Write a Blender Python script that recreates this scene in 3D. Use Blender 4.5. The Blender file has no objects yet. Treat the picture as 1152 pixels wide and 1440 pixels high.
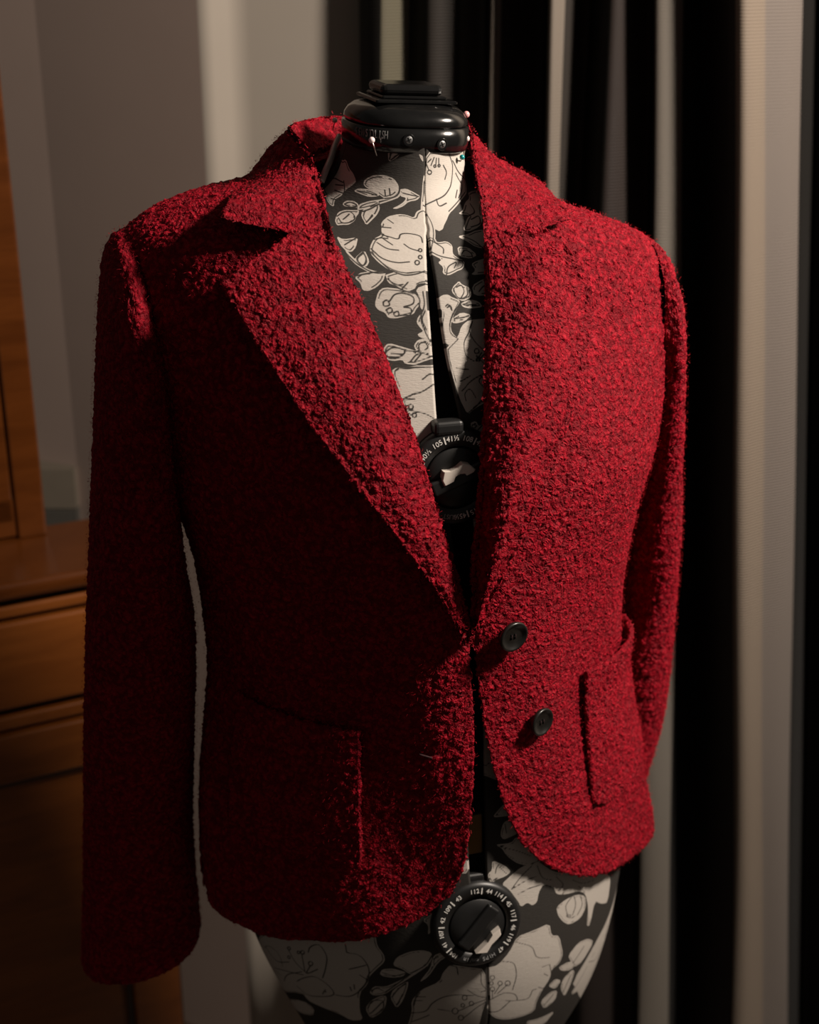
import bpy, math, random
import numpy as np
from mathutils import Vector, Matrix
from mathutils.bvhtree import BVHTree

random.seed(7); rng = np.random.default_rng(7)
sc = bpy.context.scene
COL = sc.collection
D2R = math.pi/180

# ------------------------------------------------------------------ camera
FPX = 2000.0; PITCH = 21.8*D2R
CAM = np.array([0.0, 0.0, 1.60])
cp, sp = math.cos(PITCH), math.sin(PITCH)
FWD = np.array([0, cp, -sp]); UP = np.array([0, sp, cp]); RT = np.array([1.0, 0, 0])
cam_d = bpy.data.cameras.new('camera'); cam = bpy.data.objects.new('camera', cam_d); COL.objects.link(cam)
cam.location = CAM; cam.rotation_euler = (math.pi/2-PITCH, 0, 0)
cam_d.sensor_fit = 'VERTICAL'; cam_d.sensor_height = 36; cam_d.sensor_width = 28.8; cam_d.lens = 36*FPX/1440
cam_d.clip_start = 0.05
cam_d.dof.use_dof = True; cam_d.dof.focus_distance = 1.0; cam_d.dof.aperture_fstop = 6.0
sc.camera = cam

# ------------------------------------------------------------------ light
world = bpy.data.worlds.new('world'); sc.world = world; world.use_nodes = True
world.node_tree.nodes['Background'].inputs[0].default_value = (1.0, 0.90, 0.80, 1)
world.node_tree.nodes['Background'].inputs[1].default_value = 0.055
def lamp(name, loc, power, radius, color):
    l = bpy.data.lights.new(name, 'POINT'); l.energy = power; l.shadow_soft_size = radius; l.color = color
    o = bpy.data.objects.new(name, l); COL.objects.link(o); o.location = loc; return o
lamp('floor_lamp_light', (1.06, 0.75, 2.17), 172, 0.10, (1.0, 0.87, 0.75))
sc.view_settings.view_transform = 'Standard'; sc.view_settings.look = 'None'
sc.view_settings.gamma = 1; sc.view_settings.use_curve_mapping = False
sc.view_settings.exposure = 0.0

# ------------------------------------------------------------------ helpers
def rdir(px, py): return ((px-576)/FPX)*RT + FWD - ((py-720)/FPX)*UP
def at(px, py, Y):
    d = rdir(px, py); return CAM + d*((Y-CAM[1])/d[1])
def atz(px, py, Z):
    d = rdir(px, py); return CAM + d*((Z-CAM[2])/d[2])
def cat(xs, ys, x):
    """smooth Catmull-Rom through (xs, ys); ys may be (n,k)"""
    xs = np.asarray(xs, float); ys = np.asarray(ys, float); x = np.asarray(x, float)
    m = np.gradient(ys, xs, axis=0)
    i = np.clip(np.searchsorted(xs, x, side='right')-1, 0, len(xs)-2)
    h = (xs[i+1]-xs[i]); t = (x-xs[i])/h
    if ys.ndim > 1: h = h[..., None]; t = t[..., None]
    t2 = t*t; t3 = t2*t
    return (2*t3-3*t2+1)*ys[i]+(t3-2*t2+t)*h*m[i]+(-2*t3+3*t2)*ys[i+1]+(t3-t2)*h*m[i+1]
def resample(pts, n, smooth=True, scale=None):
    pts = np.asarray(pts, float); q = pts*scale if scale is not None else pts
    L = np.r_[0, np.cumsum(np.linalg.norm(np.diff(q, axis=0), axis=1)+1e-9)]
    x = np.linspace(0, L[-1], n)
    if smooth: return cat(L, pts, x)
    return np.stack([np.interp(x, L, pts[:, k]) for k in range(pts.shape[1])], 1)
def coons(l, r, t, b):
    """l,r: (nv,k) left/right boundary; t,b: (nu,k) top/bottom -> (nv,nu,k)"""
    nv, nu = len(l), len(t); v = np.linspace(0, 1, nv)[:, None, None]; u = np.linspace(0, 1, nu)[None, :, None]
    return ((1-u)*l[:, None]+u*r[:, None]+(1-v)*t[None]+v*b[None]
            -((1-u)*(1-v)*l[0]+u*(1-v)*r[0]+(1-u)*v*l[-1]+u*v*r[-1]))
def grid_normals(P):
    du = np.gradient(P, axis=1); dv = np.gradient(P, axis=0)
    n = np.cross(du, dv); return n/(np.linalg.norm(n, axis=2, keepdims=True)+1e-12)
def sstep(a, b, x):
    t = np.clip((x-a)/(b-a), 0, 1); return t*t*(3-2*t)

def empty(name, loc, label=None, cat_=None, group=None):
    o = bpy.data.objects.new(name, None); COL.objects.link(o); o.location = loc
    if label: o['label'] = label; o['category'] = cat_
    if group: o['group'] = group
    bpy.context.view_layer.update()
    return o
def wmat(o):
    m = o.matrix_basis.copy()
    return m if o.parent is None else wmat(o.parent) @ o.matrix_parent_inverse @ m
def link(name, me, mat=None, parent=None, smooth=True):
    o = bpy.data.objects.new(name, me); COL.objects.link(o)
    if mat is not None and not len(me.materials): me.materials.append(mat)
    if parent is not None:
        o.parent = parent; o.matrix_parent_inverse = wmat(parent).inverted()
    if smooth: me.shade_smooth()
    return o
def np_mesh(name, V, Q):
    """V (n,3), Q (m,4) quads or list of arrays of faces"""
    me = bpy.data.meshes.new(name)
    if isinstance(Q, np.ndarray):
        m, k = Q.shape
        me.vertices.add(len(V)); me.vertices.foreach_set('co', np.ascontiguousarray(V, np.float32).ravel())
        me.loops.add(m*k); me.loops.foreach_set('vertex_index', np.ascontiguousarray(Q, np.int32).ravel())
        me.polygons.add(m); me.polygons.foreach_set('loop_start', np.arange(0, m*k, k, dtype=np.int32))
        me.update(calc_edges=True); me.validate()
    else:
        me.from_pydata([tuple(v) for v in V], [], [tuple(int(i) for i in f) for f in Q]); me.update()
    return me
def gridq(nv, nu, off=0, wrap=False):
    i = np.arange(nv-1)[:, None]; j = np.arange(nu if wrap else nu-1)[None, :]; j2 = (j+1) % nu
    return np.stack([i*nu+j+off, i*nu+j2+off, (i+1)*nu+j2+off, (i+1)*nu+j+off], -1).reshape(-1, 4)
def sheet(name, P, th, mat, parent, outward, rim=0.5, attrs=None, skin=False):
    """solid sheet from an outer grid P (nv,nu,3); outward = point the outside faces away from, or a (3,) direction function"""
    nv, nu, _ = P.shape
    N = grid_normals(P)
    ref = outward(P) if callable(outward) else P-np.asarray(outward)
    if (N*ref).sum() < 0: P = P[:, ::-1]; N = grid_normals(P); attrs = {k: a[:, ::-1] for k, a in attrs.items()} if attrs else None
    inner = P-N*th
    V = [P.reshape(-1, 3), inner.reshape(-1, 3)]
    n0 = nv*nu
    Q = [gridq(nv, nu)]+([] if skin else [gridq(nv, nu, n0)[:, ::-1]])
    ring = np.r_[np.arange(nu), nu-1+nu*np.arange(1, nv), (nv-1)*nu+np.arange(nu-2, -1, -1), nu*np.arange(nv-2, 0, -1)]
    flat = P.reshape(-1, 3); Pi = inner.reshape(-1, 3)
    # outward in-plane direction on the rim
    A = flat[ring]; T = np.roll(A, -1, 0)-np.roll(A, 1, 0); Nn = N.reshape(-1, 3)[ring]
    O = np.cross(T, Nn); O /= (np.linalg.norm(O, axis=1, keepdims=True)+1e-12)
    mid = (A+Pi[ring])/2+O*th*rim
    k = len(ring); V.append(mid); m0 = 2*n0
    a = np.arange(k); b = (a+1) % k
    Q.append(np.stack([ring[a], m0+a, m0+b, ring[b]], 1)); Q.append(np.stack([m0+a, n0+ring[a], n0+ring[b], m0+b], 1))
    Vv = np.vstack(V); Qq = np.vstack(Q)
    # gridq orientation: du x dv must be outward
    me = np_mesh(name, Vv, Qq)
    if attrs:
        for an, av in attrs.items():
            full = np.r_[av.ravel(), av.ravel(), av.ravel()[ring]]
            at_ = me.attributes.new(an, 'FLOAT', 'POINT'); at_.data.foreach_set('value', full.astype(np.float32))
    return link(name, me, mat, parent)
def tube(name, path, rad, mat, parent, n=10, closed_ends=True):
    path = np.asarray(path, float); rad = np.broadcast_to(np.asarray(rad, float), (len(path),))
    T = np.gradient(path, axis=0); T /= np.linalg.norm(T, axis=1, keepdims=True)+1e-12
    ref = np.array([0.3, 0.2, 1.0]); ref = ref if abs(T.mean(0)@ref) < 0.9 else np.array([1.0, 0, 0])
    A = np.cross(T, ref); A /= np.linalg.norm(A, axis=1, keepdims=True); B = np.cross(T, A)
    th = np.linspace(0, 2*math.pi, n, endpoint=False)
    P = path[:, None]+rad[:, None, None]*(np.cos(th)[None, :, None]*A[:, None]+np.sin(th)[None, :, None]*B[:, None])
    V = P.reshape(-1, 3); F = [tuple(f) for f in gridq(len(path), n, 0, True)]
    if closed_ends: F += [tuple(range(n))[::-1], tuple((len(path)-1)*n+i for i in range(n))]
    return link(name, np_mesh(name, V, F), mat, parent)
def frame_pts(P, fr):
    o, x, y, z = fr; P = np.asarray(P, float); return o+P[..., :1]*x+P[..., 1:2]*y+P[..., 2:3]*z
def lathe(name, prof, fr, mat, parent, n=64, sx=None):
    """prof [(r,z)], about z axis of the frame; sx(theta)->radial scale"""
    th = np.linspace(0, 2*math.pi, n, endpoint=False); s = sx(th) if sx else np.ones(n)
    P = np.array([[(r*c*k, r*q*k, z) for c, q, k in zip(np.cos(th), np.sin(th), s)] for r, z in prof])
    F = [tuple(f) for f in gridq(len(prof), n, 0, True)]
    F += [tuple(range(n))[::-1], tuple((len(prof)-1)*n+i for i in range(n))]
    me = np_mesh(name, frame_pts(P.reshape(-1, 3), fr), F); o = link(name, me, mat, parent)
    return o
def prism(name, poly, z0, z1, fr, mat, parent, bev=0.0):
    poly = np.asarray(poly, float); k = len(poly); c = poly.mean(0)
    rings = [(poly, z0), (poly, z1-bev), (c+(poly-c)*(1-bev/0.012 if bev else 1), z1)] if bev else [(poly, z0), (poly, z1)]
    V = np.vstack([np.c_[p, np.full(k, z)] for p, z in rings]); F = []
    for r in range(len(rings)-1):
        F += [(r*k+i, r*k+(i+1) % k, (r+1)*k+(i+1) % k, (r+1)*k+i) for i in range(k)]
    F += [tuple(range(k))[::-1], tuple((len(rings)-1)*k+i for i in range(k))]
    return link(name, np_mesh(name, frame_pts(V, fr), F), mat, parent, smooth=False)
def box(name, lo, hi, mat, parent=None, fr=None, bev=0.0):
    fr = fr or (np.zeros(3), np.array([1., 0, 0]), np.array([0, 1., 0]), np.array([0, 0, 1.]))
    (a, b, c), (d, e, f) = lo, hi; t = bev
    if t <= 0:
        V = [(a,b,c),(d,b,c),(d,e,c),(a,e,c),(a,b,f),(d,b,f),(d,e,f),(a,e,f)]
        F = [(0,3,2,1),(4,5,6,7),(0,1,5,4),(1,2,6,5),(2,3,7,6),(3,0,4,7)]
        return link(name, np_mesh(name, frame_pts(np.array(V), fr), F), mat, parent, smooth=False)
    import bmesh
    bm = bmesh.new(); bmesh.ops.create_cube(bm, size=1)
    for v in bm.verts: v.co = Vector(((a+d)/2+v.co.x*(d-a), (b+e)/2+v.co.y*(e-b), (c+f)/2+v.co.z*(f-c)))
    bmesh.ops.bevel(bm, geom=list(bm.edges), offset=t, segments=3, affect='EDGES', profile=0.5)
    for v in bm.verts: v.co = Vector(frame_pts(np.array(v.co), fr))
    me = bpy.data.meshes.new(name); bm.to_mesh(me); bm.free()
    return link(name, me, mat, parent, smooth=False)
def text(name, s, size, fr, mat, parent, extrude=0.00012, bold=0.0):
    cu = bpy.data.curves.new(name, 'FONT'); cu.body = s; cu.size = size; cu.align_x = 'CENTER'; cu.align_y = 'CENTER'
    cu.extrude = extrude; cu.offset = bold; cu.resolution_u = 3
    t = bpy.data.objects.new('tmp_text', cu); COL.objects.link(t); bpy.context.view_layer.update()
    me = bpy.data.meshes.new_from_object(t.evaluated_get(bpy.context.evaluated_depsgraph_get()))
    bpy.data.objects.remove(t); bpy.data.curves.remove(cu); me.name = name
    n = len(me.vertices); co = np.zeros(n*3, np.float32); me.vertices.foreach_get('co', co)
    me.vertices.foreach_set('co', frame_pts(co.reshape(-1, 3), fr).astype(np.float32).ravel()); me.update()
    me.materials.clear()
    return link(name, me, mat, parent, smooth=False)

# ------------------------------------------------------------------ materials
def newmat(name):
    m = bpy.data.materials.new(name); m.use_nodes = True; nt = m.node_tree
    return m, nt, nt.nodes['Principled BSDF'], nt.links.new
def nd(nt, typ, **kw):
    n = nt.nodes.new(typ)
    for k, v in kw.items():
        if k.startswith('i_'):
            n.inputs[int(k[2:]) if k[2:].isdigit() else k[2:].replace('_', ' ')].default_value = v
        else: setattr(n, k, v)
    return n
def ramp(nt, stops, interp='LINEAR'):
    r = nt.nodes.new('ShaderNodeValToRGB'); r.color_ramp.interpolation = interp; e = r.color_ramp.elements
    while len(e) < len(stops): e.new(0.5)
    for el, (p, c) in zip(e, stops): el.position = p; el.color = (*c, 1)
    return r
def plain(name, col, rough=0.5, metal=0.0, spec=0.5, noise=0.0, nscale=60, bump=0.0, coat=0.0, alpha=None):
    m, nt, b, L = newmat(name)
    b.inputs['Base Color'].default_value = (*col, 1); b.inputs['Roughness'].default_value = rough
    b.inputs['Metallic'].default_value = metal; b.inputs['Specular IOR Level'].default_value = spec
    b.inputs['Coat Weight'].default_value = coat
    tc = nd(nt, 'ShaderNodeTexCoord'); n = nd(nt, 'ShaderNodeTexNoise'); n.inputs['Scale'].default_value = nscale
    n.inputs['Detail'].default_value = 4; L(tc.outputs['Object'], n.inputs['Vector'])
    if noise:
        r = ramp(nt, [(0.25, tuple(c*(1-noise) for c in col)), (0.75, tuple(min(1, c*(1+noise)) for c in col))])
        L(n.outputs['Fac'], r.inputs['Fac']); L(r.outputs['Color'], b.inputs['Base Color'])
    if bump:
        bp = nd(nt, 'ShaderNodeBump'); bp.inputs['Strength'].default_value = 1; bp.inputs['Distance'].default_value = bump
        L(n.outputs['Fac'], bp.inputs['Height']); L(bp.outputs['Normal'], b.inputs['Normal'])
    return m

def boucle_mat():
    m, nt, b, L = newmat('red_boucle_wool'); m.displacement_method = 'BOTH'
    tc = nd(nt, 'ShaderNodeTexCoord')
    wn = nd(nt, 'ShaderNodeTexNoise', i_Scale=130.0, i_Detail=3.0)
    L(tc.outputs['Object'], wn.inputs['Vector'])
    vm = nd(nt, 'ShaderNodeVectorMath', operation='MULTIPLY_ADD'); vm.inputs[1].default_value = (0.010,)*3
    L(wn.outputs['Color'], vm.inputs[0]); L(tc.outputs['Object'], vm.inputs[2])
    v1 = nd(nt, 'ShaderNodeTexVoronoi', feature='SMOOTH_F1'); v1.inputs['Scale'].default_value = 215
    v1.inputs['Smoothness'].default_value = 0.35
    v2 = nd(nt, 'ShaderNodeTexVoronoi', feature='F1'); v2.inputs['Scale'].default_value = 430
    L(vm.outputs[0], v1.inputs['Vector']); L(vm.outputs[0], v2.inputs['Vector'])
    n1 = nd(nt, 'ShaderNodeTexNoise', i_Scale=75.0, i_Detail=4.0, i_Roughness=0.6)
    n2 = nd(nt, 'ShaderNodeTexNoise', i_Scale=900.0, i_Detail=3.0, i_Roughness=0.7)
    L(tc.outputs['Object'], n1.inputs['Vector']); L(vm.outputs[0], n2.inputs['Vector'])
    def mth(op, a, bb, c=None):
        x = nd(nt, 'ShaderNodeMath', operation=op)
        for i, q in enumerate((a, bb, c)):
            if q is None: continue
            if isinstance(q, (int, float)): x.inputs[i].default_value = q
            else: L(q, x.inputs[i])
        return x.outputs[0]
    # curled loops: ridges of a warped noise, plus round nubs
    rn = nd(nt, 'ShaderNodeTexNoise', i_Scale=165.0, i_Detail=1.5, i_Roughness=0.5, i_Distortion=1.6); L(tc.outputs['Object'], rn.inputs['Vector'])
    r1 = mth('ABSOLUTE', mth('MULTIPLY_ADD', rn.outputs['Fac'], 2.0, -1.0), 0.0)
    ridge = mth('SUBTRACT', 1.0, mth('MULTIPLY', r1, 2.6)); 
    h1 = mth('SUBTRACT', 0.75, v1.outputs['Distance'])
    h2 = mth('SUBTRACT', 0.7, v2.outputs['Distance'])
    s = mth('MULTIPLY', h1, 1.0)
    s = mth('MULTIPLY_ADD', ridge, 0.30, s)
    s = mth('MULTIPLY_ADD', h2, 0.16, s)
    s = mth('MULTIPLY_ADD', n1.outputs['Fac'], 0.7, s)
    s = mth('MULTIPLY_ADD', n2.outputs['Fac'], 0.16, s)
    hn = mth('MULTIPLY_ADD', s, 1.05, -0.95)
    disp = nd(nt, 'ShaderNodeDisplacement'); disp.inputs['Midlevel'].default_value = 0.45; disp.inputs['Scale'].default_value = 0.0028
    L(hn, disp.inputs['Height']); L(disp.outputs[0], nt.nodes['Material Output'].inputs['Displacement'])
    # mottled yarn, with pit shade and loop highlights also put into the colour
    n3 = nd(nt, 'ShaderNodeTexNoise', i_Scale=330.0, i_Detail=3.0, i_Roughness=0.65); L(vm.outputs[0], n3.inputs['Vector'])
    cm = mth('MULTIPLY_ADD', hn, 0.55, mth('MULTIPLY', n3.outputs['Fac'], 0.6))
    r = ramp(nt, [(0.20, (0.13, 0.0011, 0.0062)), (0.44, (0.25, 0.0027, 0.0115)), (0.64, (0.36, 0.0054, 0.018)), (0.80, (0.54, 0.027, 0.040))])
    L(cm, r.inputs['Fac']); L(r.outputs['Color'], b.inputs['Base Color'])
    b.inputs['Roughness'].default_value = 0.62; b.inputs['Specular IOR Level'].default_value = 0.12
    b.inputs['Sheen Weight'].default_value = 0.05; b.inputs['Sheen Roughness'].default_value = 0.4
    b.inputs['Sheen Tint'].default_value = (0.9, 0.05, 0.08, 1)
    return m
def print_mat():
    m, nt, b, L = newmat('floral_print_jersey')
    a1 = nd(nt, 'ShaderNodeAttribute', attribute_name='petal'); a2 = nd(nt, 'ShaderNodeAttribute', attribute_name='ink')
    mr1 = nd(nt, 'ShaderNodeMapRange'); mr1.inputs['From Min'].default_value = -0.10; mr1.inputs['From Max'].default_value = 0.10
    mr2 = nd(nt, 'ShaderNodeMapRange'); mr2.inputs['From Min'].default_value = 0.30; mr2.inputs['From Max'].default_value = 0.72
    L(a1.outputs['Fac'], mr1.inputs['Value']); L(a2.outputs['Fac'], mr2.inputs['Value'])
    mu = nd(nt, 'ShaderNodeMath', operation='MULTIPLY'); L(mr1.outputs[0], mu.inputs[0]); L(mr2.outputs[0], mu.inputs[1])
    mix = nd(nt, 'ShaderNodeMixRGB'); mix.inputs[1].default_value = (0.030, 0.027, 0.024, 1); mix.inputs[2].default_value = (0.44, 0.405, 0.365, 1)
    L(mu.outputs[0], mix.inputs[0]); L(mix.outputs[0], b.inputs['Base Color'])
    b.inputs['Roughness'].default_value = 0.75; b.inputs['Specular IOR Level'].default_value = 0.25
    tc = nd(nt, 'ShaderNodeTexCoord'); mp = nd(nt, 'ShaderNodeMapping'); mp.inputs['Scale'].default_value = (300, 300, 1600)
    n = nd(nt, 'ShaderNodeTexNoise', i_Scale=1.0, i_Detail=3.0); L(tc.outputs['Object'], mp.inputs['Vector']); L(mp.outputs[0], n.inputs['Vector'])
    bp = nd(nt, 'ShaderNodeBump'); bp.inputs['Distance'].default_value = 0.0004; bp.inputs['Strength'].default_value = 0.7
    L(n.outputs['Fac'], bp.inputs['Height']); L(bp.outputs['Normal'], b.inputs['Normal'])
    return m
def wood_mat(name, c1, c2, rough=0.35, scale=(6, 6, 40)):
    m, nt, b, L = newmat(name)
    tc = nd(nt, 'ShaderNodeTexCoord'); mp = nd(nt, 'ShaderNodeMapping'); mp.inputs['Scale'].default_value = scale
    n = nd(nt, 'ShaderNodeTexNoise', i_Scale=1.0, i_Detail=6.0, i_Roughness=0.65, i_Distortion=0.6)
    L(tc.outputs['Object'], mp.inputs['Vector']); L(mp.outputs[0], n.inputs['Vector'])
    r = ramp(nt, [(0.3, c1), (0.7, c2)]); L(n.outputs['Fac'], r.inputs['Fac']); L(r.outputs['Color'], b.inputs['Base Color'])
    b.inputs['Roughness'].default_value = rough
    return m
M_RED = boucle_mat(); M_PRINT = print_mat()
M_LINING = plain('wine_red_satin_lining', (0.10, 0.006, 0.012), 0.4, noise=0.1)
M_PIPING = plain('grey_satin_piping', (0.30, 0.27, 0.25), 0.35, noise=0.1, nscale=200)
M_BLACK = plain('gloss_black_plastic', (0.006, 0.006, 0.006), 0.16, noise=0.2, spec=0.5, bump=0.00008, nscale=120)
M_SATIN = plain('satin_black_plastic', (0.010, 0.010, 0.010), 0.42, noise=0.2)
M_CORE = plain('matt_black_core', (0.004, 0.004, 0.004), 0.9, spec=0.1, noise=0.2)
M_WHITE = plain('white_printed_plastic', (0.62, 0.56, 0.50), 0.45, noise=0.05)
M_NUM = plain('white_numerals', (0.72, 0.70, 0.66), 0.6, noise=0.03)
M_GREY = plain('grey_print', (0.30, 0.30, 0.30), 0.6, noise=0.03)
M_DIMPRINT = plain('worn_grey_print', (0.10, 0.10, 0.10), 0.6, noise=0.03)
M_STEEL = plain('bright_steel', (0.62, 0.58, 0.54), 0.28, metal=1.0, noise=0.1, nscale=400)
M_SCREW = plain('zinc_screw', (0.20, 0.20, 0.20), 0.45, metal=0.8, noise=0.3, nscale=900)
M_BRASS = plain('dull_brass', (0.16, 0.09, 0.025), 0.5, metal=0.6, noise=0.2)
M_BUTTON = plain('black_horn_button', (0.010, 0.009, 0.008), 0.30, noise=0.4, nscale=150)
M_THREAD = plain('dark_thread', (0.03, 0.008, 0.01), 0.9, noise=0.2)
M_WALL = plain('greige_wall_paint', (0.31, 0.275, 0.235), 0.9, noise=0.03, nscale=8, spec=0.15)
M_WALL2 = plain('warm_grey_wall_paint', (0.37, 0.285, 0.245), 0.9, noise=0.03, nscale=8, spec=0.15)
M_RECESS = plain('dark_recess_tone', (0.055, 0.05, 0.042), 0.6, noise=0.05)  # darkness of the recess below the trim, put into the colour
M_TRIM = plain('grey_trim_paint', (0.12, 0.10, 0.076), 0.6, noise=0.04)
M_FLOOR = wood_mat('dark_oak_floor', (0.030, 0.018, 0.010), (0.06, 0.035, 0.02), 0.45)
M_WOOD = wood_mat('orange_brown_pine', (0.062, 0.016, 0.0025), (0.105, 0.029, 0.005), 0.25)
M_WOODD = wood_mat('dark_pine', (0.135, 0.037, 0.006), (0.22, 0.066, 0.012), 0.30)
M_WOODX = wood_mat('dark_groove_pine', (0.02, 0.008, 0.003), (0.035, 0.014, 0.005), 0.5)
M_PANE = plain('dark_cabinet_glass', (0.03, 0.022, 0.016), 0.08, noise=0.1)

# ------------------------------------------------------------------ body surfaces
YAW = 18*D2R; Y0 = 1.05
cy, sy = math.cos(YAW), math.sin(YAW)
EA = np.array([cy, sy, 0]); ED = np.array([sy, -cy, 0]); EZ = np.array([0, 0, 1.0])
class Surf:
    """closed body surface T(theta, s): theta 0 = wearer's left side, pi/2 = front, pi = wearer's right side, 3pi/2 = back"""
    def __init__(self, rows, bust, nexp, nback):
        tab = []; nrow = np.interp(np.arange(len(rows)), *nexp)
        for ri, (lx, ly, rx, ry, Df, Db) in enumerate(rows):
            e = 0.5*(rx-lx)/1850.0
            Lp = at(lx, ly, Y0-e*sy*0.95); Rp = at(rx, ry, Y0+e*sy*0.95)
            span = Rp[0]-Lp[0]; th = np.linspace(0, math.pi, 181)
            def ext(W, D, n): return (W*np.abs(np.cos(th))**(2/n)*np.sign(np.cos(th))*cy+D*np.abs(np.sin(th))**(2/n)*sy).max()
            lo, hi = 0.005, 0.5
            for _ in range(40):
                W = (lo+hi)/2
                if ext(W, Df, nrow[ri])+ext(W, Db, nback) > span: hi = W
                else: lo = W
            cx = Rp[0]-ext(W, Df, nrow[ri]); z = (Lp[2]+Rp[2])/2; k = (Rp[2]-Lp[2])/span
            tab.append((cx, z, k, W, Df, Db, nrow[ri]))
        self.tab = np.array(tab); self.x = np.arange(len(tab), dtype=float); self.nb = nback; self.bust = bust
        self.smax = len(tab)-1
        th = np.linspace(0, 2*math.pi, 361); s = np.linspace(0, self.smax, 421)
        S, TH = np.meshgrid(s, th, indexing='ij'); P = self(TH, S)
        self.gth, self.gs, self.P = th, s, P
        q = gridq(len(s), len(th)); self.tri = np.vstack([q[:, [0, 1, 2]], q[:, [0, 2, 3]]])
        self.bvh = BVHTree.FromPolygons([Vector(p) for p in P.reshape(-1, 3)], [tuple(int(i) for i in f) for f in self.tri])
        self.TH, self.S = TH.ravel(), S.ravel(); self.Pf = P.reshape(-1, 3)
        d = self.Pf-CAM; t = d@FWD; self.pix = np.stack([576+FPX*(d@RT)/t, 720-FPX*(d@UP)/t], 1)
        N = -grid_normals(P).reshape(-1, 3); ctr = np.stack([self.tab[:, 0].mean()*np.ones(1), [Y0], [0]], 1)
        h = self.Pf-ctr; h[:, 2] = 0
        if (N*h).sum() < 0: N = -N
        self.front = (N*(CAM-self.Pf)).sum(1) > 0
    def __call__(self, th, s):
        T = cat(self.x, self.tab, np.clip(s, 0, self.smax))
        c, q = np.cos(th), np.sin(th); n = np.where(q > 0, T[..., 6], self.nb)
        a = T[..., 3]*np.sign(c)*np.abs(c)**(2/n)
        d = np.where(q > 0, T[..., 4], T[..., 5])*np.sign(q)*np.abs(q)**(2/n)
        amp, ba, bs, wa, ws = self.bust
        d = d+np.where(q > 0, amp*(np.exp(-((a-ba)/wa)**2)+np.exp(-((a+ba)/wa)**2))*np.exp(-((s-bs)/ws)**2), 0)*np.clip(q*3, 0, 1)
        x = T[..., 0]+a*cy+d*sy; y = Y0+a*sy-d*cy; z = T[..., 1]+T[..., 2]*(a*cy)
        return np.stack([x, y, z], -1)
    def inv(self, px, py):
        d = rdir(px, py); hit = self.bvh.ray_cast(Vector(CAM), Vector(d))
        if hit[0] is None or not self.front[self.tri[hit[2]]].any():
            k = np.where(self.front, ((self.pix-(px, py))**2).sum(1), 1e9).argmin(); return np.array([self.TH[k], self.S[k]])
        f = self.tri[hit[2]]; A, B, C = self.Pf[f]; p = np.array(hit[0])
        v0, v1, v2 = B-A, C-A, p-A; d00, d01, d11 = v0@v0, v0@v1, v1@v1; d20, d21 = v2@v0, v2@v1
        den = d00*d11-d01*d01+1e-20; v = (d11*d20-d01*d21)/den; w = (d00*d21-d01*d20)/den; u = 1-v-w
        return np.array([u*self.TH[f[0]]+v*self.TH[f[1]]+w*self.TH[f[2]], u*self.S[f[0]]+v*self.S[f[1]]+w*self.S[f[2]]])
    def invs(self, pts): return np.array([self.inv(*p) for p in pts])
    def invc(self, pts, n=70): return self.invs(resample(np.array(pts, float), n, True))
    def norm(self, th, s):
        e = 1e-3; n = np.cross(self(th+e, s)-self(th-e, s), self(th, s+e)-self(th, s-e))
        n /= np.linalg.norm(n, axis=-1, keepdims=True)+1e-12
        P = self(th, s); T = cat(self.x, self.tab, np.clip(s, 0, self.smax))
        h = P-np.stack([T[..., 0], np.full(T[..., 0].shape, Y0), P[..., 2]-0.0*P[..., 2]], -1)
        sg = np.sign((n*h).sum(-1, keepdims=True)); sg[sg == 0] = 1
        return n*sg

JT = Surf([  # left px,py  right px,py  front depth, back depth
    (470,215, 664,222, .056,.062), (400,238, 716,246, .070,.072), (335,256, 770,272, .082,.084), (270,271, 806,288, .092,.090),
    (215,291, 862,307, .100,.095), (176,316, 905,328, .105,.100), (160,345, 925,360, .111,.105), (157,400, 932,412, .121,.110),
    (172,480, 934,490, .139,.112), (205,590, 925,590, .153,.110), (236,700, 898,690, .152,.105), (268,790, 879,780, .148,.097),
    (283,860, 874,850, .144,.092), (290,930, 876,920, .142,.096), (283,1010, 888,1000, .142,.105), (276,1090, 904,1075, .142,.113),
    (275,1170, 918,1150, .142,.118), (280,1240, 924,1220, .141,.120), (290,1320, 926,1300, .141,.120)],
    (.010, .080, 9.0, .050, 1.5), ([0, 8, 12, 15], [1.75, 1.72, 1.52, 1.42]), 2.3)
FT = Surf([
    (484,190, 650,196, .043,.044), (477,215, 653,222, .044,.046), (465,245, 660,252, .048,.050), (440,272, 690,282, .058,.060),
    (400,296, 750,306, .071,.073), (310,322, 825,332, .090,.085), (235,352, 880,360, .104,.093), (205,420, 898,425, .118,.098),
    (212,520, 903,520, .131,.099), (228,600, 897,600, .137,.097), (262,700, 872,695, .130,.092), (296,800, 856,790, .118,.083),
    (306,860, 853,855, .112,.080), (306,950, 858,945, .114,.086), (300,1050, 872,1045, .121,.097), (308,1150, 880,1140, .125,.104),
    (330,1235, 867,1230, .127,.106), (352,1300, 854,1290, .121,.104), (376,1350, 836,1345, .110,.100), (406,1402, 808,1400, .095,.094),
    (445,1460, 768,1460, .076,.084), (500,1500, 715,1500, .05,.06)],
    (.010, .078, 8.6, .046, 1.5), ([0, 8, 13, 15], [1.75, 1.70, 1.60, 1.62]), 2.3)

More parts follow.
